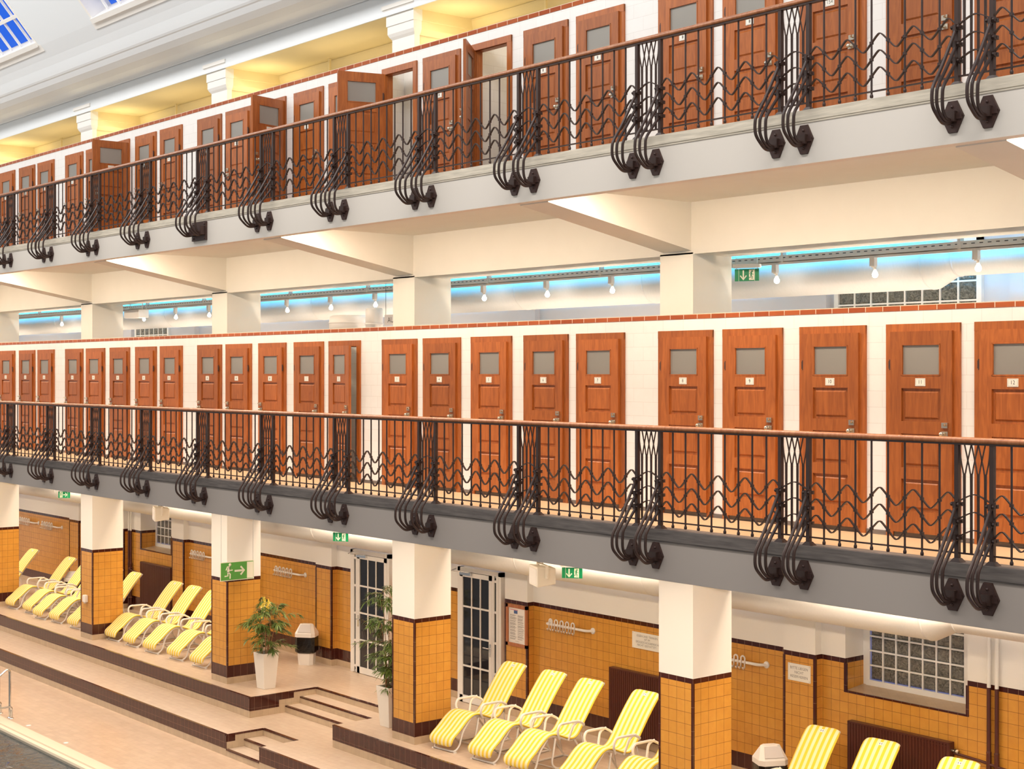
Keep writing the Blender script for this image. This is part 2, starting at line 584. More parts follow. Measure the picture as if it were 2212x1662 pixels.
# ================================================================== THE BUILDING
# ---- floors of the deck: three levels with two flights of small steps
B = MB()
def floor_block(b, x0, x1, y0, y1, z, d=0.5):
    b.box(x0, x1, y0, y1, z - d, z)
fl = MB()
SX0, SX1 = -23.72, -21.0
fl.box(X0, SX0, 13.5, 17.4, -1.2, 0)
fl.box(SX1, X1, 13.5, 17.4, -1.2, 0)
fl.box(SX0, SX1, 14.88, 17.4, -1.2, 0)
fl.box(SX0, SX1, 14.54, 14.88, -1.2, -0.122)
fl.box(SX0, SX1, 14.23, 14.54, -1.2, -0.243)
TX0, TX1 = -22.88, -21.77
fl.box(X0, TX0, 12.57, 13.5, -1.2, -0.365)
fl.box(TX1, X1, 12.57, 13.5, -1.2, -0.365)
fl.box(TX0, TX1, 13.28, 13.5, -1.2, -0.365)
fl.box(TX0, TX1, 12.91, 13.28, -1.2, -0.487)
fl.box(TX0, TX1, 12.57, 12.91, -1.2, -0.61)
fl.box(SX0, SX1, 13.5, 14.23, -1.2, -0.365)
struct(fl.build('floor', M['floor']))
dk = MB()
dk.box(X0, X1, 10.74, 12.57, -1.2, -0.73)
struct(dk.build('floor_pool_deck', M['deck']))
cb = MB()
cb.prism_x([(10.74, -1.2), (10.74, -0.727), (10.72, -0.718), (10.50, -0.722), (10.485, -0.745), (10.44, -0.75), (10.42, -0.728), (10.38, -0.73), (10.36, -0.76), (10.36, -1.2)], X0, X1)
struct(cb.build('trim_1_pool_edge', M['curb']))
wt = MB()
wt.quad((X0, -4, -0.80), (X1, -4, -0.80), (X1, 10.37, -0.80), (X0, 10.37, -0.80))
struct(wt.build('water', M['water']))

# ---- facing tiles of the ledges
fc = MB()      # 0 brown, 1 tan
def ledge_face(b, x0, x1, y, ztop, zbot, brown=0.242):
    b.box(x0, x1, y - 0.010, y, ztop - brown, ztop + 0.002, 0)
    b.box(x0, x1, y - 0.008, y, zbot, ztop - brown, 1)
    b.box(x0, x1, y - 0.014, y + 0.03, ztop - 0.02, ztop + 0.005, 0)
def riser(b, x0, x1, y, ztop, zbot):
    b.box(x0, x1, y - 0.006, y, zbot, ztop - 0.02, 1)
    b.box(x0, x1, y - 0.012, y + 0.035, ztop - 0.022, ztop + 0.004, 0)
ledge_face(fc, X0, SX0, 13.5, 0, -0.365)
ledge_face(fc, SX1, X1, 13.5, 0, -0.365)
for y, z in ((14.88, 0), (14.54, -0.122), (14.23, -0.243)):
    riser(fc, SX0, SX1, y, z, z - 0.122)
ledge_face(fc, X0, TX0, 12.57, -0.365, -0.73)
ledge_face(fc, TX1, X1, 12.57, -0.365, -0.73)
for y, z in ((13.28, -0.365), (12.91, -0.487), (12.57, -0.61)):
    riser(fc, TX0, TX1, y, z, z - 0.121)
# cheek walls of the two flights (seen on their left side)
fc.box(SX0, SX0 + 0.010, 13.5, 14.09, -0.245, 0.002, 0)
fc.box(SX0, SX0 + 0.010, 14.09, 14.40, -0.122, 0.002, 0)
fc.box(SX0, SX0 + 0.008, 13.5, 14.23, -0.365, -0.245, 1)
fc.box(SX0, SX0 + 0.008, 14.09, 14.54, -0.245, -0.122, 1)
fc.box(SX0, SX0 + 0.008, 14.40, 14.88, -0.122, -0.01, 1)
fc.box(SX0 - 0.02, SX0 + 0.014, 13.486, 14.88, -0.022, 0.004, 0)
fc.box(TX0, TX0 + 0.010, 12.57, 12.73, -0.487, -0.363, 0)
fc.box(TX0, TX0 + 0.008, 12.73, 13.28, -0.487, -0.375, 1)
fc.box(TX0, TX0 + 0.008, 12.57, 12.91, -0.61, -0.487, 1)
fc.box(TX0 - 0.02, TX0 + 0.014, 12.556, 13.28, -0.387, -0.361, 0)
struct(fc.build('trim_2_ledge_tiles', [M['brown'], M['riser']]))

# ---- back wall of the deck: tiled dado with pilasters and window niches
WM = [M['tanbase'], M['brown'], M['yellow'], M['browntop'], M['white']]
BANDS = [(0, 0.12, 0), (0.12, 0.335, 1), (0.335, 1.893, 2), (1.893, 1.958, 3)]
def tiled(b, x0, y0, x1, y1, ztop, zb=0.0, strip=None):
    """vertical face from (x0,y0) to (x1,y1) with the dado bands"""
    for a, c, mi in BANDS + [(1.958, ztop, 4)]:
        a = max(a, zb)
        c = min(c, ztop)
        if c > a:
            b.quad((x0, y0, a), (x1, y1, a), (x1, y1, c), (x0, y0, c), mi)
CEIL = 3.76
wb = MB()
PIL = [(-9.9, -9.3), (-13.738, -13.18), (-19.84, -19.25), (-25.84, -25.26), (-32.08, -31.50), (-35.22, -34.64), (-37.9, -37.3), (-43.8, -43.2)]
NIC = [(-12.776, -10.89), (-33.98, -32.37)]
cuts = sorted(PIL + NIC)
x = X0
for a, c in cuts:
    tiled(wb, x, YW_, a, YW_, CEIL)
    if (a, c) in PIL:
        pb = MB()
        tiled(pb, a, YW_, a, YP, CEIL)
        tiled(pb, a, YP, c, YP, CEIL)
        tiled(pb, c, YP, c, YW_, CEIL)
        for e, d in ((a, 1), (c, -1)):       # brown corner tiles
            pb.box(min(e, e + d * 0.032) - 0.003, max(e, e + d * 0.032) + 0.003, YP - 0.004, YP + 0.032, 0.335, 1.893, 1)
        struct(pb.build('column_pilaster', WM))
        tiled(wb, a, YW_, c, YW_, CEIL)
    else:
        zs = 1.527
        tiled(wb, a, YW_, c, YW_, zs)
        for e in (a, c):
            tiled(wb, e, YW_, e, 16.76, CEIL, zs)
            wb.box(e - 0.022, e + 0.022, YW_ - 0.004, YW_ + 0.02, zs - 0.022, 1.893, 1)
        wb.quad((a, YW_, zs), (c, YW_, zs), (c, 16.76, zs + 0.045), (a, 16.76, zs + 0.045), 0)
        wb.box(a, c, YW_ - 0.006, YW_ + 0.02, zs - 0.022, zs + 0.004, 1)
        wb.quad((a, YW_, 2.9), (c, YW_, 2.9), (c, YW_, CEIL), (a, YW_, CEIL), 4)
        wb.quad((a, YW_, 2.9), (c, YW_, 2.9), (c, 16.76, 2.9), (a, 16.76, 2.9), 4)
    x = c
tiled(wb, x, YW_, X1, YW_, CEIL)
wbo = struct(wb.build('wall_back', WM))

def glass_window(name, x0, x1, z0, z1, y, nx, nz, fr=0.055):
    w = thing(name, '', '', ((x0 + x1) / 2, y, z0))
    del w['label'], w['category']
    w['kind'] = 'structure'
    cx = (x0 + x1) / 2
    W_, H_ = x1 - x0, z1 - z0
    f = MB()
    f.box(-W_ / 2, -W_ / 2 + fr, -0.05, 0.06, 0, H_)
    f.box(W_ / 2 - fr, W_ / 2, -0.05, 0.06, 0, H_)
    f.box(-W_ / 2, W_ / 2, -0.06, 0.06, -0.03, fr)
    f.box(-W_ / 2, W_ / 2, -0.05, 0.06, H_ - fr, H_)
    iw, ih = (W_ - 2 * fr) / nx, (H_ - 2 * fr) / nz
    for i in range(1, nx):
        xx = -W_ / 2 + fr + i * iw
        f.box(xx - 0.011, xx + 0.011, -0.045, 0.03, fr, H_ - fr)
    for j in range(1, nz):
        zz = fr + j * ih
        f.box(-W_ / 2 + fr, W_ / 2 - fr, -0.044, 0.03, zz - 0.011, zz + 0.011)
    f.build('window_frame', M['white'], w)
    p = MB()
    for i in range(nx):
        for j in range(nz):
            xa, za = -W_ / 2 + fr + i * iw + 0.008, fr + j * ih + 0.008
            xb, zb = xa + iw - 0.016, za + ih - 0.016
            e = 0.022
            p.add([(xa, -0.02, za), (xb, -0.02, za), (xb, -0.02, zb), (xa, -0.02, zb),
                   (xa + e, -0.04, za + e), (xb - e, -0.04, za + e), (xb - e, -0.04, zb - e), (xa + e, -0.04, zb - e)],
                  [(0, 1, 5, 4), (1, 2, 6, 5), (2, 3, 7, 6), (3, 0, 4, 7), (4, 5, 6, 7)])
    p.build('glass_block_panel', M['block'], w)
    return w
glass_window('window_1', -12.72, -11.14, 1.585, 2.88, 16.76, 7, 6)
wn = MB()
wn.box(-12.84, -12.72, 16.72, 16.80, 1.54, 2.95)
wn.box(-11.14, -10.86, 16.72, 16.80, 1.54, 2.95)
wn.box(-34.04, -33.95, 16.72, 16.80, 1.54, 2.95)
wn.box(-32.42, -32.33, 16.72, 16.80, 1.54, 2.95)
struct(wn.build('trim_3_window_reveals', M['white']))
glass_window('window_2', -33.95, -32.42, 1.59, 2.88, 16.76, 7, 6)

# ---- ceiling above the deck and the two gallery slabs
for nm, z0, z1, fm, sm, lip in (('lower', 3.619, ZL, 'fasciashade', 'stone_shade_plinth', 0.115), ('upper', 7.773, ZU, 'fascia', 'stone', 0.10)):
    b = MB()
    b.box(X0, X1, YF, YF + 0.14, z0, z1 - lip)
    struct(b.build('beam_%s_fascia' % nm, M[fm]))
    b = MB()
    b.box(X0, X1, YF - 0.014, YF + 0.22, z1 - lip, z1)
    b.box(X0, X1, YF - 0.008, YF + 0.2, z1 - lip - 0.02, z1 - lip)
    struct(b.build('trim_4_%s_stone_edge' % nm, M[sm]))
    zi = z1 - 0.071
    zc = z0 + 0.157
    b = MB()
    b.add([(X0, YF + 0.22, z1 - 0.004), (X1, YF + 0.22, z1 - 0.004), (X1, YD + 0.02, zi), (X0, YD + 0.02, zi), (X0, 16.9, zi), (X1, 16.9, zi)],
          [(0, 1, 2, 3), (3, 2, 5, 4)])
    struct(b.build('floor_%s_gallery' % nm, M['galfloor']))
    b = MB()
    b.box(X0, X1, YF + 0.14, 16.9, zc, zc + 0.10)
    struct(b.build('ceiling_under_%s_gallery' % nm, M['cream']))
    b = MB()
    zh = 7.28 if nm == 'upper' else 3.14
    b.box(X0, X1, YC, YC + 0.71, zh, zc)
    struct(b.build('beam_%s_header' % nm, M['cream']))
    for k in K_ALL:
        b = MB()
        xl, xr = XR(k) - 0.53, XR(k) - 0.03
        b.prism_x([(YF + 0.14, zc + 0.02), (YF + 0.14, z0 - 0.012), (YC, zh + 0.045), (YC, zc + 0.02)], xl, xr)
        struct(b.build('beam_%s_bracket' % nm, M['cream']))

# ---- columns
def column_lower(k):
    xr = XR(k)
    xl = xr - 0.60
    b = MB()
    for (ax, ay, bx, by) in ((xl, YC, xr, YC), (xr, YC, xr, YC + 0.71), (xr, YC + 0.71, xl, YC + 0.71), (xl, YC + 0.71, xl, YC)):
        tiled(b, ax, ay, bx, by, 3.2)
    for e, d in ((xl, 1), (xr, -1)):
        b.box(min(e, e + d * 0.026) - 0.003, max(e, e + d * 0.026) + 0.003, YC - 0.003, YC + 0.026, 0.12, 1.893, 1)
    b.quad((xl, YC, 3.2), (xr, YC, 3.2), (xr, YC + 0.71, 3.2), (xl, YC + 0.71, 3.2), 4)
    struct(b.build('column_tiled', WM))
for k in range(0, 6):
    column_lower(k)
    xr = XR(k)
    b = MB()
    b.box(xr - 0.58, xr, YC, YC + 0.71, ZLi, 7.3)
    struct(b.build('column_middle', M['cream']))
    prof = [(0.0, 11.06), (0.03, 11.10), (0.055, 11.15), (0.055, 11.27), (0.07, 11.275), (0.07, 11.455), (0.11, 11.53), (0.125, 11.535), (0.125, 11.60)]
    def moulded(b, y0, y1, front):
        for (o0, za), (o1, zb) in zip(prof, prof[1:]):
            q = lambda o, z: [(xr - 0.60 - o, y0 - (o if front else 0), z), (xr + o, y0 - (o if front else 0), z), (xr + o, y1, z), (xr - 0.60 - o, y1, z)]
            b.add(q(o0, za) + q(o1, zb), [(0, 1, 5, 4), (1, 2, 6, 5), (2, 3, 7, 6), (3, 0, 4, 7)])
    b = MB()
    b.box(xr - 0.60, xr, YC, YC + 0.10, ZUi, 11.10)
    moulded(b, YC, YC + 0.10, True)
    struct(b.build('column_upper', M['white']))
    b = MB()
    b.box(xr - 0.58, xr - 0.02, YC + 0.10, 15.0, ZUi + 1.6, 11.10)
    moulded(b, YC + 0.10, 15.0, False)
    struct(b.build('beam_upper_cross', M['yellowpaint']))

# ---- rear walls of the galleries
b = MB()
b.box(X0, X1, YW_ + 0.1, YW_ + 0.25, ZLi, 7.9)
for a, c in ((-13.9, -13.1), (-10.3, -9.6), (-19.9, -19.2), (-35.2, -34.5), (-31.9, -31.2)):
    b.box(a, c, YW_, YW_ + 0.1, ZLi, 7.9)
struct(b.build('wall_middle_back', M['greywall']))
glass_window('window_3', -13.0, -10.72, 5.9, 7.5, YW_ + 0.09, 8, 6, 0.07)
glass_window('window_4', -34.4, -32.6, 5.9, 7.5, YW_ + 0.09, 7, 6, 0.07)
b = MB()
b.box(X0, X1, 14.97, 15.15, ZUi, 11.5)
b.prism_x([(14.97, 11.05), (14.93, 11.05), (14.90, 11.2), (14.86, 11.22), (14.82, 11.40), (14.82, 11.44), (14.97, 11.44)], X0, X1)
struct(b.build('wall_upper_back', M['yellowpaint']))

# ---- vault above the top gallery
b = MB()
b.box(X0, X1, 13.668, 15.1, 11.445, 11.7)
struct(b.build('ceiling_upper_gallery', M['yellowpaint']))
b = MB()
b.box(X0, X1, 13.65, 13.668, 11.438, 11.785)
struct(b.build('beam_frieze', M['vault']))
b = MB()
low = [(13.9, 11.79), (13.62, 11.79), (13.60, 11.775), (13.585, 11.79), (13.45, 11.80), (13.25, 11.83), (13.08, 11.89), (12.96, 11.97), (12.885, 12.055), (12.86, 12.07), (12.83, 12.10), (12.79, 12.16), (12.72, 12.27), (12.62, 12.40), (12.42, 12.62)]
for (ya, za), (yb, zb) in zip(low, low[1:]):
    b.add([(X0, ya, za), (X1, ya, za), (X1, yb, zb), (X0, yb, zb)], [(0, 1, 2, 3)], 0, True)
up = [(12.42, 12.62), (11.3, 13.98), (10.0, 15.15), (8.2, 16.3), (6, 17.1), (3, 17.6), (-1, 17.7), (-9, 17.7)]
SKY = []
for k in K_ALL:
    SKY.append((-27.85 + BAY * (2 - k) + 0.0, -30.62 + BAY * (3 - k) + 0.0))
SKY = sorted((-27.86 + BAY * j, -24.66 + BAY * j) for j in range(-3, 5))
x = X0
for a, c in SKY:
    for (ya, za), (yb, zb) in zip(up[:3], up[1:4]):
        b.add([(x, ya, za), (a, ya, za), (a, yb, zb), (x, yb, zb)], [(0, 1, 2, 3)], 0, True)
    x = c
for (ya, za), (yb, zb) in zip(up[:3], up[1:4]):
    b.add([(x, ya, za), (X1 + 2, ya, za), (X1 + 2, yb, zb), (x, yb, zb)], [(0, 1, 2, 3)], 0, True)
for (ya, za), (yb, zb) in zip(up[3:], up[4:]):
    b.add([(X0, ya, za), (X1 + 2, ya, za), (X1 + 2, yb, zb), (X0, yb, zb)], [(0, 1, 2, 3)], 0, True)
struct(b.build('ceiling_vault', M['vault']))

# roof lights set into the vault
nrm = Vector((0, 0.772, 0.635))          # outward normal of the lowest vault panel
def on_slope(s, out):
    """point s metres up the vault from the bottom edge of the roof lights, moved outwards"""
    pts = [Vector((0, y, z)) for y, z in up[:4]]
    d = s
    for p, q in zip(pts, pts[1:]):
        L = (q - p).length
        if d <= L or q is pts[-1]:
            n_ = Vector((0, -(p - q).z, (p - q).y))
            n_ = Vector((0, (q - p).z, -(q - p).y)).normalized()
            return p + (q - p) * (d / L) + n_ * out
        d -= L
SL = 5.6
for i, (a, c) in enumerate(SKY):
    w = thing('window_%d' % (5 + i), '', '', (0, 0, 0))
    del w['label'], w['category']
    w['kind'] = 'structure'
    f = MB()
    sub = [SL * j / 8 for j in range(9)]
    def strip(x0, x1, s0, s1, o0, o1):
        P = [on_slope(s0, o0), on_slope(s0, o1), on_slope(s1, o1), on_slope(s1, o0)]
        f.add([(xx, p.y, p.z) for xx in (x0, x1) for p in P], [(0, 1, 2, 3), (7, 6, 5, 4), (0, 4, 5, 1), (1, 5, 6, 2), (2, 6, 7, 3), (3, 7, 4, 0)])
    for s0, s1 in zip(sub, sub[1:]):
        strip(a - 0.02, a + 0.06, s0, s1, -0.01, 0.5)
        strip(c - 0.06, c + 0.02, s0, s1, -0.01, 0.5)
    strip(a, c, 0.0, 0.10, -0.05, 0.5)
    strip(a - 0.10, c + 0.10, -0.13, 0.02, -0.01, 0.10)
    nb = 6
    for j in range(1, nb):
        xx = a + (c - a) * j / nb
        for s0, s1 in zip(sub, sub[1:]):
            strip(xx - 0.016, xx + 0.016, s0, s1, 0.12, 0.17)
    for s0 in (0.72, 2.3, 3.9):
        strip(a, c, s0 - 0.035, s0 + 0.035, 0.11, 0.18)
    f.build('window_frame', M['white'], w)
    p = MB()
    for s0, s1 in zip(sub, sub[1:]):
        A, Bq = on_slope(s0, 0.15), on_slope(s1, 0.15)
        p.quad((a, A.y, A.z), (c, A.y, A.z), (c, Bq.y, Bq.z), (a, Bq.y, Bq.z))
    p.build('window_pane', M['roofglass'], w)

# ================================================================== THE CABINS
OFFS = (-12.67, -11.61, -10.46, -9.296, -8.23)
DOORS = []                        # (x centre, index counted from the left)
for i in range(23):
    j = i + 2
    k, n_ = 4 - j // 5, j % 5
    DOORS.append(OFFS[n_] - BAY * k)
DW, DH = 0.90, 2.22               # frame outside size
ALLX = sorted(OFFS[n_] - BAY * k for k in range(-1, 6) for n_ in range(5) if X0 + 1 < OFFS[n_] - BAY * k < X1 - 0.5)
for nm, zf, ztile0, ztile1, zedge in (('lower', ZLi, 6.437, 6.497, ZL), ('upper', ZUi, 10.583, 10.648, ZU)):
    b = MB()
    x = X0
    for xc in ALLX:
        a, c = xc - DW / 2 + 0.06, xc + DW / 2 - 0.06
        b.box(x, a, YD, YD + 0.09, zf - 0.03, ztile0)
        b.box(a, c, YD, YD + 0.09, zf + DH - 0.06, ztile0)
        x = c
    b.box(x, X1, YD, YD + 0.09, zf - 0.03, ztile0)
    struct(b.build('wall_%s_cabins' % nm, M['cabintile']))
    b = MB()
    b.box(X0, X1, YD - 0.006, YD + 0.098, ztile0, ztile1 - 0.008, 0)
    b.box(X0, X1, YD - 0.002, YD + 0.10, ztile1 - 0.008, ztile1, 1)
    struct(b.build('trim_5_%s_cabin_capping' % nm, [M['captile'], M['mortar']]))
    b = MB()
    b.box(X0, X1, 14.52, 14.60, zf, ztile1 - 0.05)
    edges = [X0] + [(p + q) / 2 for p, q in zip(ALLX, ALLX[1:])]
    for e in edges[1:]:
        b.box(e - 0.03, e + 0.03, YD + 0.09, 14.52, zf, ztile1 - 0.06)
    struct(b.build('partition_%s_cabins' % nm, M['cabintile']))
    b = MB()
    b.box(X0, X1, YD - 0.012, YD + 0.005, zf - 0.02, zf + 0.05)
    struct(b.build('baseboard_%s_cabins' % nm, M['stone_shade_plinth']))

# ---- one cabin door: frame with lining, panelled leaf with frosted pane
LW, LH, LT = 0.75, 2.085, 0.042
def frame_mesh():
    b = MB()
    hw = DW / 2
    for s in (-1, 1):
        xa, xb = sorted((s * hw, s * (hw - 0.092)))
        b.box(xa, xb, -0.026, 0.0, 0, DH)
        xa, xb = sorted((s * (hw - 0.06), s * (hw - 0.10)))
        b.box(xa, xb, 0.0, 0.11, 0, DH - 0.06)
    b.box(-hw, hw, -0.028, 0.0, DH - 0.092, DH)
    b.box(-hw + 0.06, hw - 0.06, 0.0, 0.11, DH - 0.10, DH - 0.06)
    return b
PAN = [(1.155, 1.495), (0.675, 1.025), (0.225, 0.555)]      # panels: bottom, top
GLZ = (1.625, 1.955)
ST = 0.138
def leaf_mesh(sg):
    """leaf hung at x=0 and reaching to x=sg*LW; outer face at y=-LT"""
    b = MB()
    def bx(xa, xb, y0, y1, z0, z1):
        xa, xb = sorted((sg * xa, sg * xb))
        b.box(xa, xb, y0, y1, z0, z1)
    bx(0, ST, -LT, 0, 0, LH)
    bx(LW - ST, LW, -LT, 0, 0, LH)
    zs = [0] + [z for p in sorted(PAN) for z in p] + list(GLZ) + [LH]
    for z0, z1 in zip(zs[::2], zs[1::2]):
        bx(ST, LW - ST, -LT, 0, z0, z1)
    for z0, z1 in PAN:
        bx(ST, LW - ST, -LT + 0.022, -0.012, z0, z1)
        for sy, yb, yf in ((1, -LT + 0.022, -LT + 0.008), (-1, -0.012, -0.004)):
            e0, e1 = 0.028, 0.045
            P = [(ST + e, z0 + e, LW - ST - e, z1 - e) for e in (e0, e1)]
            vs = []
            for (xa, za, xb, zb), yy in zip(P, (yb, yf)):
                vs += [(sg * xa, yy, za), (sg * xb, yy, za), (sg * xb, yy, zb), (sg * xa, yy, zb)]
            b.add(vs, [(0, 1, 5, 4), (1, 2, 6, 5), (2, 3, 7, 6), (3, 0, 4, 7), (4, 5, 6, 7)])
    # beads round the pane
    for x0, x1, z0, z1 in ((ST, ST + 0.014, *GLZ), (LW - ST - 0.014, LW - ST, *GLZ)):
        bx(x0, x1, -LT - 0.004, 0.004, z0, z1)
    for z in (GLZ[0], GLZ[1] - 0.014):
        bx(ST, LW - ST, -LT - 0.004, 0.004, z, z + 0.014)
    return b
FRAME_ME = frame_mesh().mesh('frame', M['wood'])
LEAF_ME = {sg: leaf_mesh(sg).mesh('leaf', M['wood']) for sg in (1, -1)}
def _pane(sg):
    b = MB()
    xa, xb = sorted((sg * (ST - 0.01), sg * (LW - ST + 0.01)))
    b.box(xa, xb, -0.026, -0.018, GLZ[0] - 0.01, GLZ[1] + 0.01)
    return b.mesh('glass_pane', M['frost'])
PANE_ME = {sg: _pane(sg) for sg in (1, -1)}
def _lock(sg):
    b = MB()
    x = sg * (LW - 0.075)
    b.box(x - 0.036, x + 0.036, -LT - 0.022, -LT, 1.095, 1.150)
    b.tube([(x + sg * 0.015, -LT - 0.02, 1.125), (x + sg * 0.015, -LT - 0.045, 1.125), (x + sg * 0.028, -LT - 0.05, 1.14)], 0.010, 8)
    return b.mesh('latch', M['nickel'])
LOCK_ME = {sg: _lock(sg) for sg in (1, -1)}
def _knob(sg):
    b = MB()
    x = sg * (LW - 0.095)
    b.box(x - sg * 0.03 - 0.0, x + sg * 0.055, -LT - 0.016, -LT, 1.005, 1.060) if sg > 0 else b.box(x + sg * 0.055, x - sg * 0.03, -LT - 0.016, -LT, 1.005, 1.060)
    b.lathe([(0.0, -0.05), (0.018, -0.048), (0.024, -0.038), (0.020, -0.028), (0.010, -0.022), (0.010, 0.0)], (x, -LT - 0.014, 1.033), 12, 0, 'y')
    return b.mesh('knob', M['nickel'])
KNOB_ME = {sg: _knob(sg) for sg in (1, -1)}
def _hinge():
    b = MB()
    b.tube([(0, 0, -0.055), (0, 0, 0.055)], 0.010, 8)
    b.box(-0.018, 0.018, -0.004, 0.004, -0.04, 0.04)
    return b
HINGE_ME = _hinge().mesh('hinge', M['rust'])
def number_plate(txt):
    b = MB()
    b.box(-0.060, 0.060, -0.006, 0.0, -0.040, 0.040, 0)
    for x0, x1, z0, z1 in ((-0.052, 0.052, 0.031, 0.033), (-0.052, 0.052, -0.033, -0.031), (-0.052, -0.050, -0.033, 0.033), (0.050, 0.052, -0.033, 0.033)):
        b.box(x0, x1, -0.0066, -0.006, z0, z1, 1)
    if txt:
        v, f = text_geo(txt, 0.056)
        b.add([(p[0], -0.0068, p[2]) for p in v], f, 2)
    else:
        b.box(-0.012, 0.012, -0.0068, -0.006, -0.018, 0.018, 1)
    return b.mesh('number_plate', [M['plate'], M['inkgrey'], M['ink']])

ORD = ['first', 'second', 'third', 'fourth', 'fifth', 'sixth', 'seventh', 'eighth', 'ninth', 'tenth', 'eleventh', 'twelfth']
OPEN_UP = {13: 106, 10: 104, 5: 89, 15: 47}
def put(me, name, parent, loc=(0, 0, 0), rz=0):
    o = bpy.data.objects.new(name, me)
    COL.objects.link(o)
    o.parent = parent
    o.location = loc
    o.rotation_euler = (0, 0, rz)
    return o
PLATES = {}
for lvl, zf in (('lower', ZLi), ('upper', ZUi)):
    for i, xc in enumerate(DOORS):
        if lvl == 'upper' and i == 22:
            pass
        sg = 1 if i >= 11 else -1            # 1: hinges on the left, lock on the right
        ang = 0
        num = ''
        if lvl == 'lower':
            if i >= 11:
                num = str(i - 10)
                lab = 'stained oak cabin door with number plate %s on the lower gallery' % num
            else:
                lab = 'stained oak cabin door on the lower gallery, %s to the left of door 1' % ORD[10 - i]
            if i == 12:
                ang = 9
                lab = 'slightly ajar oak cabin door with number plate 2 on the lower gallery'
            if i == 11:
                lab = 'stained oak cabin door with number plate 1, just left of the ajar door'
        else:
            ang = OPEN_UP.get(i, 0)
            num = {20: '154', 10: '160', 5: '163'}.get(i, '')
            if i == 13:
                lab = 'wide open cabin door on upper gallery, its leaf turned left showing the inside'
            elif i == 15:
                lab = 'cabin door on upper gallery swung open edge on, black hooks inside the cabin'
            elif i == 10:
                lab = 'open cabin door on upper gallery with number plate 160'
            elif i == 5:
                lab = 'open cabin door on upper gallery with number plate 163'
            elif i == 20:
                lab = 'closed oak cabin door with number plate 154 on the upper gallery'
            elif i > 15:
                lab = 'closed cabin door on upper gallery, %s right of the edge on door' % ORD[i - 16]
            elif i == 14:
                lab = 'closed oak cabin door on upper gallery between the two open cabins'
            elif i in (11, 12):
                lab = 'closed oak cabin door on upper gallery, %s right of open door 160' % ORD[i - 11]
            elif i > 5:
                lab = 'closed oak cabin door on upper gallery, %s right of open door 163' % ORD[i - 6]
            else:
                lab = 'closed oak cabin door on upper gallery, %s left of open door 163' % ORD[4 - i]
        d = thing('cabin_door', lab, 'door', (xc, YD, zf), 0, '%s gallery cabin doors' % lvl, 'thing')
        put(FRAME_ME, 'door_frame', d)
        hx = -sg * LW / 2
        lf = put(LEAF_ME[sg], 'door_leaf', d, (hx, -0.012, 0.055), -sg * R(ang))
        put(PANE_ME[sg], 'glass_pane', lf)
        if num not in PLATES:
            PLATES[num] = number_plate(num)
        put(PLATES[num], 'number_plate', lf, (sg * LW / 2, -LT, 1.560))
        put(LOCK_ME[sg], 'latch', lf)
        put(KNOB_ME[sg], 'knob', lf)
        for hz in (0.355, 1.795):
            put(HINGE_ME, 'hinge', d, (hx - sg * 0.008, -0.045, hz))

# coat hooks in the open cabins of the top gallery
for i, xs, mname, lab in ((15, (-0.16, 0.12), 'black', 'black round coat hook inside the cabin of the edge on door'),
                          (13, (-0.20, 0.14), 'nickel', 'small metal coat hook inside the cabin of the wide open door')):
    for j, dx in enumerate(xs):
        t_ = thing('coat_hook', lab + (', left one' if j == 0 else ', right one'), 'hook', (DOORS[i] + dx, 14.52, ZUi + 1.62), 0, 'coat hooks in the open cabins')
        b = MB()
        b.lathe([(0.0, -0.03), (0.04, -0.028), (0.05, -0.012), (0.05, 0.0)], (0, 0, 0), 14, 0, 'y')
        b.build('backplate', M[mname], t_)
        b = MB()
        b.tube(fillet([(0, -0.02, 0), (0.0, -0.09, -0.01), (0.02, -0.11, 0.06)], 0.03), 0.014, 8)
        b.build('hook', M[mname], t_)

# ================================================================== THE RAILINGS
PITCH, PG = 1.981, 0.345
PKS = range(-1, 12)
def PR(k):                        # right-hand post of pair k
    return -7.29 - PITCH * k
def b_(f):
    b = MB()
    f(b)
    return b
def _post(b):
    b.box(-0.020, 0.020, -0.020, 0.020, 0.0, 1.025)
    b.add([(-0.055, -0.04, 0), (0.055, -0.04, 0), (0.055, 0.05, 0), (-0.055, 0.05, 0), (-0.026, -0.024, 0.035), (0.026, -0.024, 0.035), (0.026, 0.026, 0.035), (-0.026, 0.026, 0.035)],
          [(0, 1, 5, 4), (1, 2, 6, 5), (2, 3, 7, 6), (3, 0, 4, 7), (4, 5, 6, 7)])
    for z in (0.503, 0.355, 0.211):
        b.box(-0.042, 0.042, -0.040, 0.030, z - 0.017, z + 0.017)
        b.box(-0.048, 0.048, -0.008, 0.008, z - 0.010, z + 0.010)
        for s in (-1, 1):
            b.lathe([(0, -0.014), (0.012, -0.010), (0.014, 0), (0.0, 0.002)], (s * 0.032, -0.040, z), 8, 0, 'y')
POST_ME = b_(_post).mesh('post', M['iron'])
def _bal(b):
    b.tube([(0, 0, 0.022), (0, 0, 1.02)], 0.0098, 8)
    b.lathe([(0.0, 0.018), (0.014, 0.022), (0.0165, 0.036), (0.014, 0.05), (0.010, 0.056)], (0, 0, 0), 8)
BAL_ME = b_(_bal).mesh('baluster', M['iron'])
SPAN = PITCH - PG
NST = 9
def wave_pts(x0, step, n, z0, amp, half=False):
    """soft zig-zag: crosses the bars at mid height, peaks between them"""
    pts = []
    sgn = 1
    for i in range(n):
        for t_, h in ((0.0, 0.0), (0.30, 0.72), (0.42, 0.95), (0.5, 1.0), (0.58, 0.95), (0.70, 0.72)):
            pts.append((x0 + (i + t_) * step, 0, z0 + sgn * amp * h))
        sgn = -sgn
    pts.append((x0 + n * step, 0, z0))
    return pts
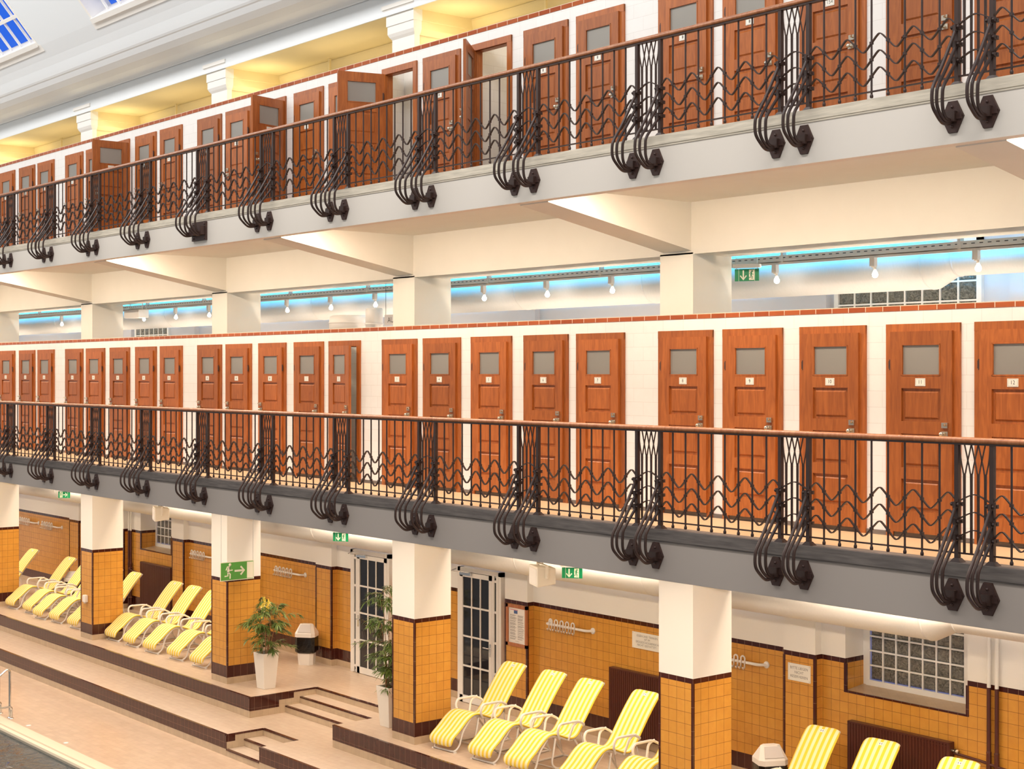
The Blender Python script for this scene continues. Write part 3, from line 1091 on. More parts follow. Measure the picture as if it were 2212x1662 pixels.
def _wave(z):
    b = MB()
    st = SPAN / NST
    b.ribbon(wave_pts(0, st, NST, z, 0.076), 0.024, 0.0095)
    for i in range(1, NST):
        b.box(i * st - 0.014, i * st + 0.014, -0.014, 0.013, z - 0.013, z + 0.013)
    return b
WAVE_ME = [_wave(z).mesh('wave_bar', M['iron']) for z in (0.523, 0.370, 0.216)]
def _lattice(b):
    """four split bars crossing into lozenges under the rail, and three short waves"""
    n = 4
    d = PG / (n + 1)
    for i in range(n):
        xm = -PG + d * (i + 1)
        for s in (-1, 1):
            path = [(xm + s * 0.007, 0, 0.085), (xm + s * 0.007, 0, 0.70), (xm + s * 0.012, 0, 0.78), (xm + s * d * 0.5, 0, 0.885), (xm + s * d * 0.98, 0, 1.02)]
            path = [Vector((min(max(p[0], -PG + 0.022), -0.022), 0, p[2])) for p in path]
            b.ribbon(smooth_path(path, 5), 0.012, 0.008)
    for z in (0.523, 0.370, 0.216):
        b.ribbon(wave_pts(-PG, PG, 1, z, 0.07), 0.024, 0.0095)
LAT_ME = b_(_lattice).mesh('lattice_panel', M['iron'])
OUT = YF - YR                     # slab face relative to the railing plane
def _scroll(b):
    for a, out, low, end, dx in ((0.470, -0.372, -0.205, -0.338, -0.014), (0.325, -0.305, -0.200, -0.318, 0.0), (0.187, -0.222, -0.215, -0.300, 0.014)):
        P = [(-0.030, a + 0.05), (-0.036, a), (out * 0.60, a * 0.30 + 0.01), (out * 0.93, -0.030), (out, -0.105), (out * 0.985, low + 0.0), (out * 0.84, low - 0.072), (out * 0.58, end - 0.008), (out * 0.28, end + 0.004), (OUT - 0.02, end + 0.034)]
        b.tube([(0, y, z) for y, z in [(p.x, p.y) for p in smooth_path([(p[0], p[1], 0) for p in P], 5)]], 0.0155, 8)
        b.box(-0.016, 0.016, -0.052, -0.016, a - 0.002, a + 0.055)
    b.box(-0.05, 0.05, OUT - 0.06, OUT - 0.012, -0.325, -0.235)
SCR_ME = b_(_scroll).mesh('scroll_bracket', M['iron'])
def _plate(b):
    o = [(-0.042, 0.14), (0.042, 0.14), (0.112, 0.0), (0.042, -0.14), (-0.042, -0.14), (-0.112, 0.0)]
    zc = -0.278
    vs = [(x, OUT, zc + z) for x, z in o] + [(x * 0.97, OUT - 0.02, zc + z * 0.97) for x, z in o]
    b.add(vs, [(i, (i + 1) % 6, 6 + (i + 1) % 6, 6 + i) for i in range(6)] + [tuple(range(6, 12))[::-1]])
    b.box(-0.10, 0.10, OUT - 0.032, OUT - 0.018, zc - 0.026, zc + 0.026)
    for z in (-0.085, 0.085):
        b.lathe([(0.0, -0.034), (0.012, -0.030), (0.014, -0.018)], (0, OUT, zc + z), 8, 0, 'y')
PLATE_ME = b_(_plate).mesh('wall_plate', M['rust'])
def _plate2(b):
    b.box(-PG - 0.02, 0.09, OUT - 0.03, OUT, -0.425, -0.135)
    b.box(-PG + 0.0, 0.07, OUT - 0.10, OUT - 0.028, -0.34, -0.21)
    for x in (-0.30, 0.05):
        for z in (-0.39, -0.17):
            b.lathe([(0.0, -0.046), (0.014, -0.040), (0.016, -0.028)], (x, OUT, z), 8, 0, 'y')
PLATE2_ME = b_(_plate2).mesh('wall_plate', M['rust'])

for nm, z, lab in (('lower', ZL, 'dark wrought iron railing with zigzag bars along the lower gallery'), ('upper', ZU, 'brown wrought iron railing with zigzag bars along the upper gallery')):
    rl = thing('gallery_railing', lab, 'railing', (0, YR, z), 0, 'wrought iron gallery railings')
    xa, xb = -34.2, -4.2
    b = MB()
    prof = [(-0.034, 1.040), (-0.020, 1.033), (0.020, 1.033), (0.034, 1.040), (0.037, 1.056), (0.030, 1.074), (0.014, 1.084), (-0.014, 1.084), (-0.030, 1.074), (-0.037, 1.056)]
    b.prism_x(prof, xa, xb, 0, True)
    o = b.build('handrail', M['railwood'], rl)
    o['label'] = 'polished wooden handrail'
    b = MB()
    b.box(xa, xb, -0.024, 0.024, 1.018, 1.034)
    b.build('top_bar', M['iron'], rl)
    b = MB()
    b.box(xa, xb, -0.009, 0.009, 0.072, 0.086)
    b.build('bottom_bar', M['iron'], rl)
    far = MB()
    for k in PKS:
        xr = PR(k)
        for xx in (xr, xr - PG):
            put(POST_ME, 'post', rl, (xx, 0, 0))
            s_ = put(SCR_ME, 'scroll_bracket', rl, (xx, 0, 0))
            if not (nm == 'upper' and k == 7):
                put(PLATE_ME, 'wall_plate', s_)
            elif xx == xr:
                put(PLATE2_ME, 'wall_plate', s_)
        put(LAT_ME, 'lattice_panel', rl, (xr, 0, 0))
        x0 = xr - PITCH
        for me in WAVE_ME:
            put(me, 'wave_bar', rl, (x0, 0, 0))
        for j in range(1, NST):
            xx = x0 + SPAN * j / NST
            if k == 11:
                far.tube([(xx, 0, 0.022), (xx, 0, 1.02)], 0.0098, 8)
            else:
                put(BAL_ME, 'baluster', rl, (xx, 0, 0))
    o = far.build('baluster', M['iron'], rl)
    o['kind'] = 'stuff'

# ================================================================== DUCTS, TRAY AND TRACK LIGHTS
for nm, y, z, lab in (('upper', 15.30, 7.085, 'large round air duct above the lower gallery cabins, blue light on its top'),
                      ('lower', 15.30, 2.905, 'large round air duct under the lower gallery ceiling, above the loungers')):
    d = thing('air_duct', lab, 'duct', (0, y, z), 0, 'round air ducts')
    b = MB()
    b.tube([(X0, 0, 0), (-10.62, 0, 0), (-10.34, 0, 0.04), (X1, 0, 0.04)], [0.30, 0.30, 0.20, 0.20], 36)
    b.build('duct_pipe', M['duct'], d)
    xs = [-10.66, -10.30] + [XR(k) + 0.9 for k in range(1, 5)] + [XR(k) - 2.2 for k in range(0, 5)]
    for xx in xs:
        b = MB()
        r_ = 0.302 if xx < -10.5 else 0.205
        zz = 0.0 if xx < -10.5 else 0.04
        b.lathe([(r_ - 0.004, -0.012), (r_ + 0.004, -0.008), (r_ + 0.004, 0.008), (r_ - 0.004, 0.012)], (xx, 0, zz), 32, 0, 'x')
        b.build('joint_ring', M['duct'], d)

tr_ = thing('cable_tray', 'perforated cable tray carrying the track lights over lower gallery cabins', 'cable tray', (0, 14.74, 7.19))
b = MB()
b.box(X0, X1, -0.03, -0.026, 0.0, 0.085)
b.box(X0, X1, -0.03, 0.03, 0.0, 0.006)
b.build('channel', M['tray'], tr_)
b = MB()
x = -40.0
while x < -7:
    b.box(x, x + 0.045, -0.0325, -0.0300, 0.048, 0.058)
    x += 0.105
b.build('slot_pattern', M['dark'], tr_)['kind'] = 'stuff'
b = MB()
b.box(X0, X1, -0.02, 0.02, -0.03, -0.001)
b.build('track', M['tray'], tr_)
for k in range(0, 5):
    for dx in (0.62, 3.2):
        xx = XR(k) + dx
        b = MB()
        b.box(xx - 0.02, xx + 0.02, -0.036, 0.036, -0.002, 0.70)
        b.build('hanger', M['tray'], tr_)
def make_track_light():
    t_ = thing('track_light', '', 'lamp', (0, 0, 0), 0, 'track lights over the lower gallery cabins')
    b = MB()
    b.box(-0.035, 0.035, -0.03, 0.03, -0.105, 0.0)
    b.box(-0.012, 0.030, -0.022, 0.022, -0.12, -0.10)
    b.build('adapter', M['tray'], t_)
    b = MB()
    b.lathe([(0.012, -0.155), (0.017, -0.15), (0.017, -0.115), (0.013, -0.11)], (0.022, 0, 0), 10)
    b.build('socket', M['tray'], t_)
    b = MB()
    b.lathe([(0.0, -0.046), (0.020, -0.042), (0.033, -0.026), (0.036, -0.008), (0.030, 0.012), (0.018, 0.034), (0.014, 0.048), (0.0, 0.05)], (0.026, 0, -0.195), 14)
    b.build('bulb', M['bulb'], t_)
    return t_
TL = []
for k, offs in ((0, (-12.60, -11.09, -9.69)), (1, (-18.54, -17.03, -15.62)), (2, (-24.46, -22.96, -21.55)), (3, (-30.45, -28.95, -27.50)), (4, (-36.6, -34.85, -33.45))):
    for j, xx in enumerate(offs):
        TL.append((xx, k, j))
tl0 = make_track_light()
WHERE = {0: 'to the right of the rightmost column', 1: 'between the rightmost two columns', 2: 'in the bay beside the hanging AU sign', 3: 'in the bay left of the AU sign bay', 4: 'in the leftmost bay'}
for n_, (xx, k, j) in enumerate(TL):
    if k == 4 and j == 0:
        continue
    o = tl0 if n_ == 0 else dup_tree(tl0)
    o.location = (xx, 14.70, 7.16)
    o['label'] = 'lit track light %s, %s from left' % (WHERE[k], ORD[j if k != 4 else j - 1])
    point('track_light_lamp', (xx + 0.03, 14.64, 6.94), 0.5, (1.0, 0.85, 0.66), 0.05)

# hanging sign AUSGANG, white housings and box above the lower cabins
sg_ = thing('hanging_sign', 'grey hanging sign with letters AU, half hidden by a column', 'sign', (-20.60, 14.62, 6.60))
b = MB(); b.box(-0.52, 0.52, -0.012, 0.012, 0, 0.175); b.build('sign_board', M['plasticgrey'], sg_)
b = MB()
v, f = text_geo('AUSGANG', 0.135, 'LEFT')
b.add([(p[0] - 0.43, -0.0135, p[2] + 0.082) for p in v], f)
b.build('lettering', M['ink'], sg_)
b = MB()
for xx in (-0.50, 0.50):
    b.tube([(xx, 0, 0.17), (xx, 0, 1.34)], 0.004, 6)
b.build('suspension_wire', M['black'], sg_)
h = thing('ventilation_housing', 'short white ventilation drum showing over the cabin tops', 'ventilation housing', (-22.16, 14.58, 6.449))
b = MB(); b.lathe([(0.0, 0.0), (0.35, 0.0), (0.35, 0.31), (0.31, 0.345), (0.0, 0.345)], (0, 0, 0), 32); b.build('drum', M['plastic'], h)
b = MB(); b.lathe([(0.352, 0.20), (0.358, 0.205), (0.358, 0.225), (0.352, 0.23)], (0, 0, 0), 32); b.build('joint_ring', M['plastic'], h)
h = thing('ventilation_housing', 'narrow taller white ventilation pipe beside the hanging AU sign', 'ventilation housing', (-21.42, 14.60, 6.449))
b = MB(); b.lathe([(0.0, 0.0), (0.15, 0.0), (0.15, 0.42), (0.13, 0.45), (0.0, 0.45)], (0, 0, 0), 28); b.build('drum', M['plastic'], h)
b = MB(); b.lathe([(0.152, 0.16), (0.157, 0.165), (0.157, 0.185), (0.152, 0.19)], (0, 0, 0), 28); b.build('joint_ring', M['plastic'], h)
h = thing('air_conditioner', 'white wall box with grey grille high in the bay behind the columns', 'air conditioner', (-30.38, 14.38, 6.98))
b = MB(); b.box(-0.36, 0.36, 0, 0.24, 0, 0.17); b.build('casing', M['plastic'], h, bevel=0.012)
b = MB()
for j in range(3):
    b.box(-0.34, 0.34, -0.006, 0.0, 0.115 + j * 0.018, 0.123 + j * 0.018)
b.build('slat_grille', M['plasticgrey'], h)
for xx in (-0.3, 0.3):
    b = MB(); b.tube([(xx, 0.12, 0.17), (xx, 0.12, 0.95)], 0.012); b.build('hanger', M['tray'], h)

# pale cable trunking on the rear wall of the top gallery
tk = thing('cable_trunking', 'pale yellow cable trunking with short hangers above the upper cabins', 'trunking', (0, 14.72, 11.02))
b = MB(); b.box(X0, X1, -0.04, 0.04, 0, 0.07); b.build('channel', M['yellowpaint'], tk)
for k in range(0, 5):
    for dx in (2.0, 4.3):
        b = MB(); b.box(XR(k) + dx - 0.02, XR(k) + dx + 0.02, -0.02, 0.02, 0.07, 0.42); b.build('hanger', M['yellowpaint'], tk)

# ================================================================== SUN LOUNGERS
LP = [(-0.038, 0.095), (-0.048, 0.15), (-0.02, 0.22), (0.12, 0.325), (0.27, 0.448), (0.39, 0.515), (0.50, 0.522), (0.62, 0.486), (0.76, 0.433), (0.87, 0.405), (0.965, 0.43), (1.05, 0.512), (1.18, 0.68), (1.33, 0.865), (1.46, 1.01), (1.55, 1.10), (1.59, 1.135)]
def cushion():
    path = smooth_path([(p[0], p[1], 0) for p in LP], 3)
    n = len(path)
    nw = 20
    b = MB()
    vs = []
    th = 0.034
    L = [0]
    for p, q in zip(path, path[1:]):
        L.append(L[-1] + (q - p).length)
    tot = L[-1]
    for i, p in enumerate(path):
        d = (path[min(i + 1, n - 1)] - path[max(i - 1, 0)]).normalized()
        nn = Vector((-d.y, d.x))
        e = min(L[i], tot - L[i])
        hw = 0.262
        if e < 0.10:
            hw -= 0.085 * (1 - math.sqrt(max(0, 1 - (1 - e / 0.10) ** 2)))
        for side in (1, -1):
            for j in range(nw + 1):
                u = j / nw * 2 - 1
                edge = 1 - abs(u) ** 10 * 0.8
                t_ = th / 2 * edge * (1 if 0 < i < n - 1 else 0.4) * side
                vs.append((u * hw, p.x + nn.x * t_, p.y + nn.y * t_))
    row = 2 * (nw + 1)
    fs = []
    for i in range(n - 1):
        a, c = i * row, (i + 1) * row
        for j in range(nw):
            fs.append((a + j, a + j + 1, c + j + 1, c + j))
            k_ = nw + 1
            fs.append((a + k_ + j + 1, a + k_ + j, c + k_ + j, c + k_ + j + 1))
        fs.append((a + nw + 1, a, c, c + nw + 1))
        fs.append((a + nw, a + 2 * nw + 1, c + 2 * nw + 1, c + nw))
    for a in (0, (n - 1) * row):
        for j in range(nw):
            fs.append((a + j, a + nw + 1 + j, a + nw + 2 + j, a + j + 1))
    b.add(vs, fs, 0, True)
    return b
def lounger_frame():
    b = MB()
    r = 0.0155
    path = smooth_path([(p[0] + 0.012, p[1] - 0.032, 0) for p in LP[3:]], 3)
    for s in (-1, 1):
        b.tube([(s * 0.215, p.x, p.y) for p in path], r, 8)
    b.tube([(-0.215, path[-1].x, path[-1].y), (0.215, path[-1].x, path[-1].y)], r, 8)
    # hoop under the foot end
    hoop = [(-0.235, 0.36, 0.47), (-0.235, 0.20, 0.31), (-0.235, 0.12, 0.08), (-0.235, 0.02, 0.02), (0.235, 0.02, 0.02), (0.235, 0.12, 0.08), (0.235, 0.20, 0.31), (0.235, 0.36, 0.47)]
    b.tube(fillet(hoop, 0.07), r, 8)
    # runners below the seat
    for s in (-1, 1):
        b.tube(fillet([(s * 0.245, 0.52, 0.46), (s * 0.245, 0.44, 0.10), (s * 0.245, 0.54, 0.015), (s * 0.245, 1.22, 0.015)], 0.10), r, 8)
        b.tube([(s * 0.245, 1.20, 0.02), (s * 0.245, 0.92, 0.38)], r, 8)
        b.tube([(s * 0.245, 1.18, 0.03), (s * 0.245, 1.06, 0.46)], 0.009, 8)
    b.tube([(-0.245, 1.20, 0.015), (0.245, 1.20, 0.015)], r, 8)
    b.tube([(-0.245, 0.54, 0.02), (0.245, 0.54, 0.02)], 0.009, 8)
    for s in (-1, 1):
        for y in (0.10, 0.56, 1.19):
            b.box(s * 0.245 - 0.016, s * 0.245 + 0.016, y - 0.025 if y > 0.2 else 0.005, y + 0.025 if y > 0.2 else 0.045, 0.0, 0.018)
    return b
def armrest(s):
    b = MB()
    x = s * 0.285
    b.tube(fillet([(s * 0.25, 0.60, 0.44), (x, 0.52, 0.55), (x, 0.56, 0.665), (x, 0.95, 0.655), (x, 1.09, 0.585), (s * 0.245, 1.10, 0.55)], 0.09), 0.019, 10)
    b.tube(fillet([(x, 0.99, 0.65), (x, 0.86, 0.62), (s * 0.25, 0.78, 0.39)], 0.09), 0.018, 10)
    return b
CUSH_ME = cushion().mesh('cushion', M['stripe'])
LFR_ME = lounger_frame().mesh('tube_frame', M['plastic'])
ARM_ME = {s: armrest(s).mesh('armrest', M['plastic']) for s in (-1, 1)}
def _logo(b):
    d = Vector((0, 0.115, 0.118)).normalized()
    n_ = Vector((0, -d.z, d.y))
    c = Vector((0, 1.535, 1.085)) + n_ * 0.022
    P = [c + Vector((sx * 0.030, 0, 0)) + d * (sz * 0.022) for sx, sz in ((-1, -1), (1, -1), (1, 1), (-1, 1))]
    b.add(P + [p - n_ * 0.003 for p in P], [(0, 1, 2, 3), (4, 7, 6, 5), (0, 4, 5, 1), (1, 5, 6, 2), (2, 6, 7, 3), (3, 7, 4, 0)])
    for sx in (-0.5, 0.5):
        P = [c + n_ * 0.001 + Vector((sx * 0.030 + ex * 0.006, 0, 0)) + d * (sz * 0.012) for ex, sz in ((-1, -1), (1, -1), (1, 1), (-1, 1))]
        b.add(P, [(0, 1, 2, 3)], 1)
LOGO_ME = b_(_logo).mesh('label_tag', [M['paper'], M['inkgrey']])
LO = [  # foot centre x, y, turn, label
    (-18.50, 13.80, 5.5, 'yellow and white striped sun lounger in front of the white glazed door'),
    (-17.59, 13.84, 5.0, 'striped sun lounger under the white coat rail, second from the tiled column'),
    (-16.76, 13.85, 4.5, 'striped sun lounger just left of the brown radiator, third from the tiled column'),
    (-15.63, 13.90, 4.5, 'striped sun lounger standing in front of the wide brown radiator'),
    (-14.66, 13.92, 4.5, 'striped sun lounger mostly hidden behind the rightmost tiled column'),
    (-12.54, 14.12, 5.0, 'striped sun lounger beside the white bin, below the reserving notice'),
    (-11.62, 14.14, 5.0, 'striped sun lounger in front of the radiator below the glass block window'),
    (-10.43, 14.08, 5.0, 'striped sun lounger by the pipes, only its head end in view'),
    (-32.62, 13.98, 4.0, 'striped sun lounger behind the tiled column with the white dispenser, at its right'),
    (-30.63, 13.98, 3.0, 'striped sun lounger right of the dark radiator, feet towards the pool'),
    (-29.72, 13.98, 4.0, 'striped sun lounger, second of the row left of the hanging exit sign'),
    (-28.78, 13.98, 4.5, 'striped sun lounger, third of the row left of the hanging exit sign'),
    (-27.78, 14.02, 4.0, 'striped sun lounger next to the column with the hanging exit sign'),
    (-26.80, 14.02, 4.0, 'striped sun lounger hidden behind the column with the hanging exit sign'),
    (-36.36, 13.99, 4.0, 'striped sun lounger, leftmost foot end at the edge of the ledge'),
    (-35.36, 14.02, 3.0, 'striped sun lounger, second from left in the far row'),
    (-34.42, 13.90, 4.0, 'striped sun lounger, middle one of the far row'),
    (-33.66, 13.98, 4.0, 'striped sun lounger of the far row, next to the dispenser column'),
    (-38.66, 13.96, 4.0, 'striped sun lounger seen behind the leftmost column, only its back in view'),
]
for x, y, a, lab in LO:
    l = thing('sun_lounger', lab, 'sun lounger', (x, y + 0.08, 0), R(a), 'yellow striped sun loungers')
    put(CUSH_ME, 'cushion', l)
    put(LFR_ME, 'tube_frame', l)
    for s in (-1, 1):
        put(ARM_ME[s], 'armrest', l)
    put(LOGO_ME, 'label_tag', l)

# ================================================================== BINS
def bin_(loc, rz, lab):
    t_ = thing('swing_bin', lab, 'bin', loc, R(rz), 'white swing bins')
    def rr(b, w0, d0, z0, w1, d1, z1, cap0=True, cap1=True, mi=0, c=0.06):
        def ring(w, d, z):
            w, d = w / 2, d / 2
            return [(-w + c, -d, z), (w - c, -d, z), (w, -d + c, z), (w, d - c, z), (w - c, d, z), (-w + c, d, z), (-w, d - c, z), (-w, -d + c, z)]
        vs = ring(w0, d0, z0) + ring(w1, d1, z1)
        fs = [(i, (i + 1) % 8, 8 + (i + 1) % 8, 8 + i) for i in range(8)]
        if cap0: fs.append(tuple(range(8))[::-1])
        if cap1: fs.append(tuple(range(8, 16)))
        b.add(vs, fs, mi)
    b = MB(); rr(b, 0.30, 0.27, 0, 0.37, 0.33, 0.56); b.build('bin_body', M['plastic'], t_)
    b = MB(); rr(b, 0.352, 0.315, 0.235, 0.40, 0.36, 0.265, True, False); rr(b, 0.40, 0.36, 0.265, 0.405, 0.365, 0.40, False, False); rr(b, 0.405, 0.365, 0.40, 0.40, 0.36, 0.565, False, False)
    b.build('bin_bag', M['bag'], t_)
    b = MB()
    rr(b, 0.41, 0.37, 0.555, 0.41, 0.37, 0.625, True, False)
    rr(b, 0.41, 0.37, 0.625, 0.27, 0.12, 0.80, False, True)
    b.build('bin_lid', M['plastic'], t_)
    b = MB()
    A = [(-0.135, -0.168, 0.655), (0.135, -0.168, 0.655), (0.105, -0.072, 0.788), (-0.105, -0.072, 0.788)]
    b.add(A + [(x, y - 0.008, z + 0.006) for x, y, z in A], [(4, 5, 6, 7), (0, 1, 5, 4), (1, 2, 6, 5), (2, 3, 7, 6), (3, 0, 4, 7)])
    b.build('swing_flap', M['plasticgrey'], t_)
    return t_
bin_((-25.74, 15.93, 0), 40, 'white swing bin with black bag between the potted plants, by the wall')
bin_((-13.42, 15.55, 0), 62, 'white swing bin with black bag at the lower edge, beside a lounger')
bin_((-36.28, 15.62, 0), 30, 'white swing bin with black bag behind the far left loungers')

# ================================================================== POTTED PLANTS
def plant(x, y, rz, lab, h, spread, tiers, seed, flower):
    rnd = random.Random(seed)
    t_ = thing('potted_bamboo', lab, 'plant', (x, y, 0), R(rz), 'bamboo plants in white planters')
    b = MB()
    w0, w1, H_ = 0.122, 0.170, 0.66
    q = lambda w, z: [(-w, -w, z), (w, -w, z), (w, w, z), (-w, w, z)]
    b.add(q(w0, 0) + q(w1, H_) + q(w1 - 0.018, H_) + q(w1 - 0.028, H_ - 0.07),
          [(3, 2, 1, 0)] + [(r_ * 4 + i, r_ * 4 + (i + 1) % 4, r_ * 4 + 4 + (i + 1) % 4, r_ * 4 + 4 + i) for r_ in range(3) for i in range(4)])
    b.build('planter', M['planter'], t_, bevel=0.006)
    b = MB(); b.quad(*q(w1 - 0.024, H_ - 0.06)); b.build('soil', M['soil'], t_)
    st, lf = MB(), MB()
    stems = []
    for i in range(7):
        a = rnd.uniform(0, 6.28)
        p0 = Vector((0.08 * math.cos(a), 0.08 * math.sin(a), H_ - 0.07))
        hh = h * rnd.uniform(0.72, 1.0)
        p1 = Vector((0.16 * math.cos(a) + rnd.uniform(-0.05, 0.05), 0.16 * math.sin(a), hh))
        mid = (p0 + p1) / 2 + Vector((rnd.uniform(-0.04, 0.04), rnd.uniform(-0.04, 0.04), 0))
        pts = smooth_path([p0, mid, p1], 6)
        st.tube(pts, [0.011 * (1 - 0.6 * j / (len(pts) - 1)) for j in range(len(pts))], 6)
        for f_ in (0.3, 0.5, 0.7, 0.85):
            c = pts[int(f_ * (len(pts) - 1))]
            st.lathe([(0.009, -0.006), (0.014, 0.0), (0.009, 0.006)], c, 6)
        stems.append(pts)
    def leaf(p, d, L, wd):
        d = d.normalized()
        s_ = d.cross(Vector((0, 0, 1)))
        if s_.length < 0.05:
            s_ = Vector((1, 0, 0))
        s_.normalize()
        s_ = (s_ + Vector((0, 0, rnd.uniform(-0.5, 0.5)))).normalized()
        P = [p, p + d * L * 0.35 + Vector((0, 0, 0.01)), p + d * L * 0.7 - Vector((0, 0, L * 0.06)), p + d * L - Vector((0, 0, L * 0.22))]
        lf.add([P[0], P[1] - s_ * wd, P[1] + s_ * wd, P[2] - s_ * wd * 0.8, P[2] + s_ * wd * 0.8, P[3]],
               [(0, 1, 2), (1, 3, 4, 2), (3, 5, 4)])
    for (z0, z1, sp_, n_) in tiers:
        for _ in range(n_):
            pts = rnd.choice(stems)
            z = rnd.uniform(z0, z1)
            c = min(pts, key=lambda p: abs(p.z - z)).copy()
            c.z = z
            a = rnd.uniform(0, 6.28)
            ln = sp_ * rnd.uniform(0.35, 1.0)
            tip = c + Vector((math.cos(a) * ln, math.sin(a) * ln, rnd.uniform(-0.06, 0.12)))
            mid = (c + tip) / 2 + Vector((0, 0, 0.05))
            tw = smooth_path([c, mid, tip], 4)
            st.tube(tw, 0.0028, 4)
            for p in tw[2:]:
                for s in range(4):
                    b2 = a + rnd.uniform(-1.1, 1.1)
                    leaf(p, Vector((math.cos(b2), math.sin(b2), rnd.uniform(-0.75, 0.25))), rnd.uniform(0.10, 0.19), rnd.uniform(0.008, 0.0135))
    st.build('stems', M['stem'], t_)
    lf.build('foliage', M['leaf'], t_)
    if flower:
        b = MB()
        for _ in range(16):
            p = Vector((rnd.uniform(-0.06, 0.06), rnd.uniform(-0.05, 0.05), 1.33 + rnd.uniform(0, 0.24)))
            d = Vector((rnd.uniform(-0.5, 0.5), rnd.uniform(-0.5, 0.5), 1)).normalized()
            s_ = d.cross(Vector((rnd.uniform(-1, 1), rnd.uniform(-1, 1), 0))).normalized() * 0.035
            b.add([p, p + d * 0.05 - s_, p + d * 0.05 + s_, p + d * 0.14], [(0, 1, 3, 2)])
        b.build('yellow_blossom', M['flower'], t_)
    return t_
plant(-24.27, 14.15, 3, 'bushy bamboo in a white planter by the column under the hanging exit sign', 1.62, 0.45,
      [(0.66, 0.84, 0.38, 8), (0.92, 1.10, 0.40, 11), (1.12, 1.35, 0.42, 17), (1.35, 1.60, 0.28, 10)], 5, True)
plant(-20.36, 14.20, 2, 'tall bamboo in a white planter, half hidden by the tiled column', 2.15, 0.42,
      [(0.55, 0.72, 0.26, 5), (0.78, 1.0, 0.42, 12), (1.02, 1.35, 0.48, 26), (1.45, 1.78, 0.42, 16), (1.88, 2.18, 0.46, 20)], 11, False)

# ================================================================== SIGNS
def running_man(b, cx, cz, h, mi, y):
    """white figure running to the right, built of strokes"""
    u = h / 100.0
    def st(pts, w):
        P = [Vector((cx + px * u, y, cz + pz * u)) for px, pz in pts]
        b.ribbon(P, 0.002, w * u, (0, 1, 0), mi)
    b.lathe([(0.0, -0.002), (9.5 * u, -0.002), (9.5 * u, 0.0)], (cx + 6 * u, y + 0.001, cz + 41 * u), 16, mi, 'y')
    st([(-22, 8), (-12, 29), (4, 30)], 7)
    st([(2, 28), (-9, -6)], 15)
    st([(4, 26), (4, 5), (24, 7)], 7)
    st([(-9, -2), (-9, -27), (-32, -29)], 8)
    st([(-6, -6), (7, -17), (6, -46)], 8)
def exit_sign(name, w, h, loc, rz, lab, style, hang):
    t_ = thing(name, lab, 'exit sign', loc, R(rz), 'green emergency exit signs')
    b = MB()
    if style == 'big':
        b.box(-w / 2, w / 2, -0.004, 0.004, 0, h, 0)
        b.build('sign_board', M['signwhite'], t_)
        b = MB(); b.box(-w / 2 + 0.012, w / 2 - 0.012, -0.0052, -0.004, 0.012, h - 0.012, 0)
        b.build('green_field', M['green'], t_)
        b = MB()
        running_man(b, -w * 0.24, h * 0.5, h * 0.86, 0, -0.0065)
        b.ribbon([(-w * 0.08, -0.0065, h * 0.5), (w * 0.18, -0.0065, h * 0.5)], 0.002, 0.036, (0, 1, 0))
        b.ribbon([(w * 0.10, -0.0065, h * 0.72), (w * 0.205, -0.0065, h * 0.50), (w * 0.10, -0.0065, h * 0.28)], 0.002, 0.034, (0, 1, 0))
        b.box(w * 0.29, w * 0.475, -0.0075, -0.0055, h * 0.06, h * 0.93)
        b.build('pictogram', M['signwhite'], t_)
    else:
        b.box(-w / 2, w / 2, -0.006, 0.006, 0, h, 0)
        b.build('sign_board', M['greendark'], t_)
        b = MB()
        if style == 'down':
            b.ribbon([(-0.045, -0.0072, h * 0.88), (-0.045, -0.0072, h * 0.18)], 0.002, 0.018, (0, 1, 0))
            b.ribbon([(-0.085, -0.0072, h * 0.45), (-0.045, -0.0072, h * 0.12), (-0.005, -0.0072, h * 0.45)], 0.002, 0.016, (0, 1, 0))
        else:
            b.ribbon([(-0.02, -0.0072, h * 0.5), (0.06, -0.0072, h * 0.5)], 0.002, 0.018, (0, 1, 0))
            b.ribbon([(0.03, -0.0072, h * 0.78), (0.075, -0.0072, h * 0.5), (0.03, -0.0072, h * 0.22)], 0.002, 0.016, (0, 1, 0))
        dx = 0.065 if style == 'down' else -0.075
        b.box(dx - 0.035, dx + 0.035, -0.0074, -0.006, h * 0.08, h * 0.92)
        for xx in (-w / 2 + 0.055, w / 2 - 0.055):
            b.box(xx - 0.002, xx + 0.002, -0.0072, -0.006, 0, h)
        b.build('pictogram', M['signwhite'], t_)
        b = MB()
        running_man(b, dx, h * 0.5, h * 0.72, 0, -0.0082)
        b.build('figure', M['greendark'], t_)
        b = MB()
        b.box(-w / 2 - 0.02, w / 2 + 0.02, -0.035, 0.035, h + 0.012, h + 0.06)
        b.build('lamp_housing', M['plastic'], t_, bevel=0.006)
    b = MB()
    for xx in (-w / 2 + 0.02, w / 2 - 0.02):
        b.tube([(xx, 0, h - 0.01), (xx, 0, h + hang)], 0.003 if style == 'big' else 0.007, 6)
    b.build('suspension_wire', M['steel'], t_)
    return t_
exit_sign('exit_sign', 0.70, 0.345, (-24.72, 13.80, 1.965), 90, 'big hanging green exit sign, running man and arrow, in front of a column', 'big', 1.44)
exit_sign('exit_sign', 0.30, 0.155, (-22.62, 14.70, 2.795), 30, 'small green exit sign hanging in front of the duct, left of the glazed doors', 'down', 0.80)
exit_sign('exit_sign', 0.30, 0.155, (-16.36, 14.62, 2.805), 40, 'small green exit sign directly beside the right hand loudspeaker box', 'down', 0.80)
exit_sign('exit_sign', 0.30, 0.155, (-34.50, 14.62, 2.81), 40, 'small green exit sign far left with sideways arrow', 'side', 0.80)
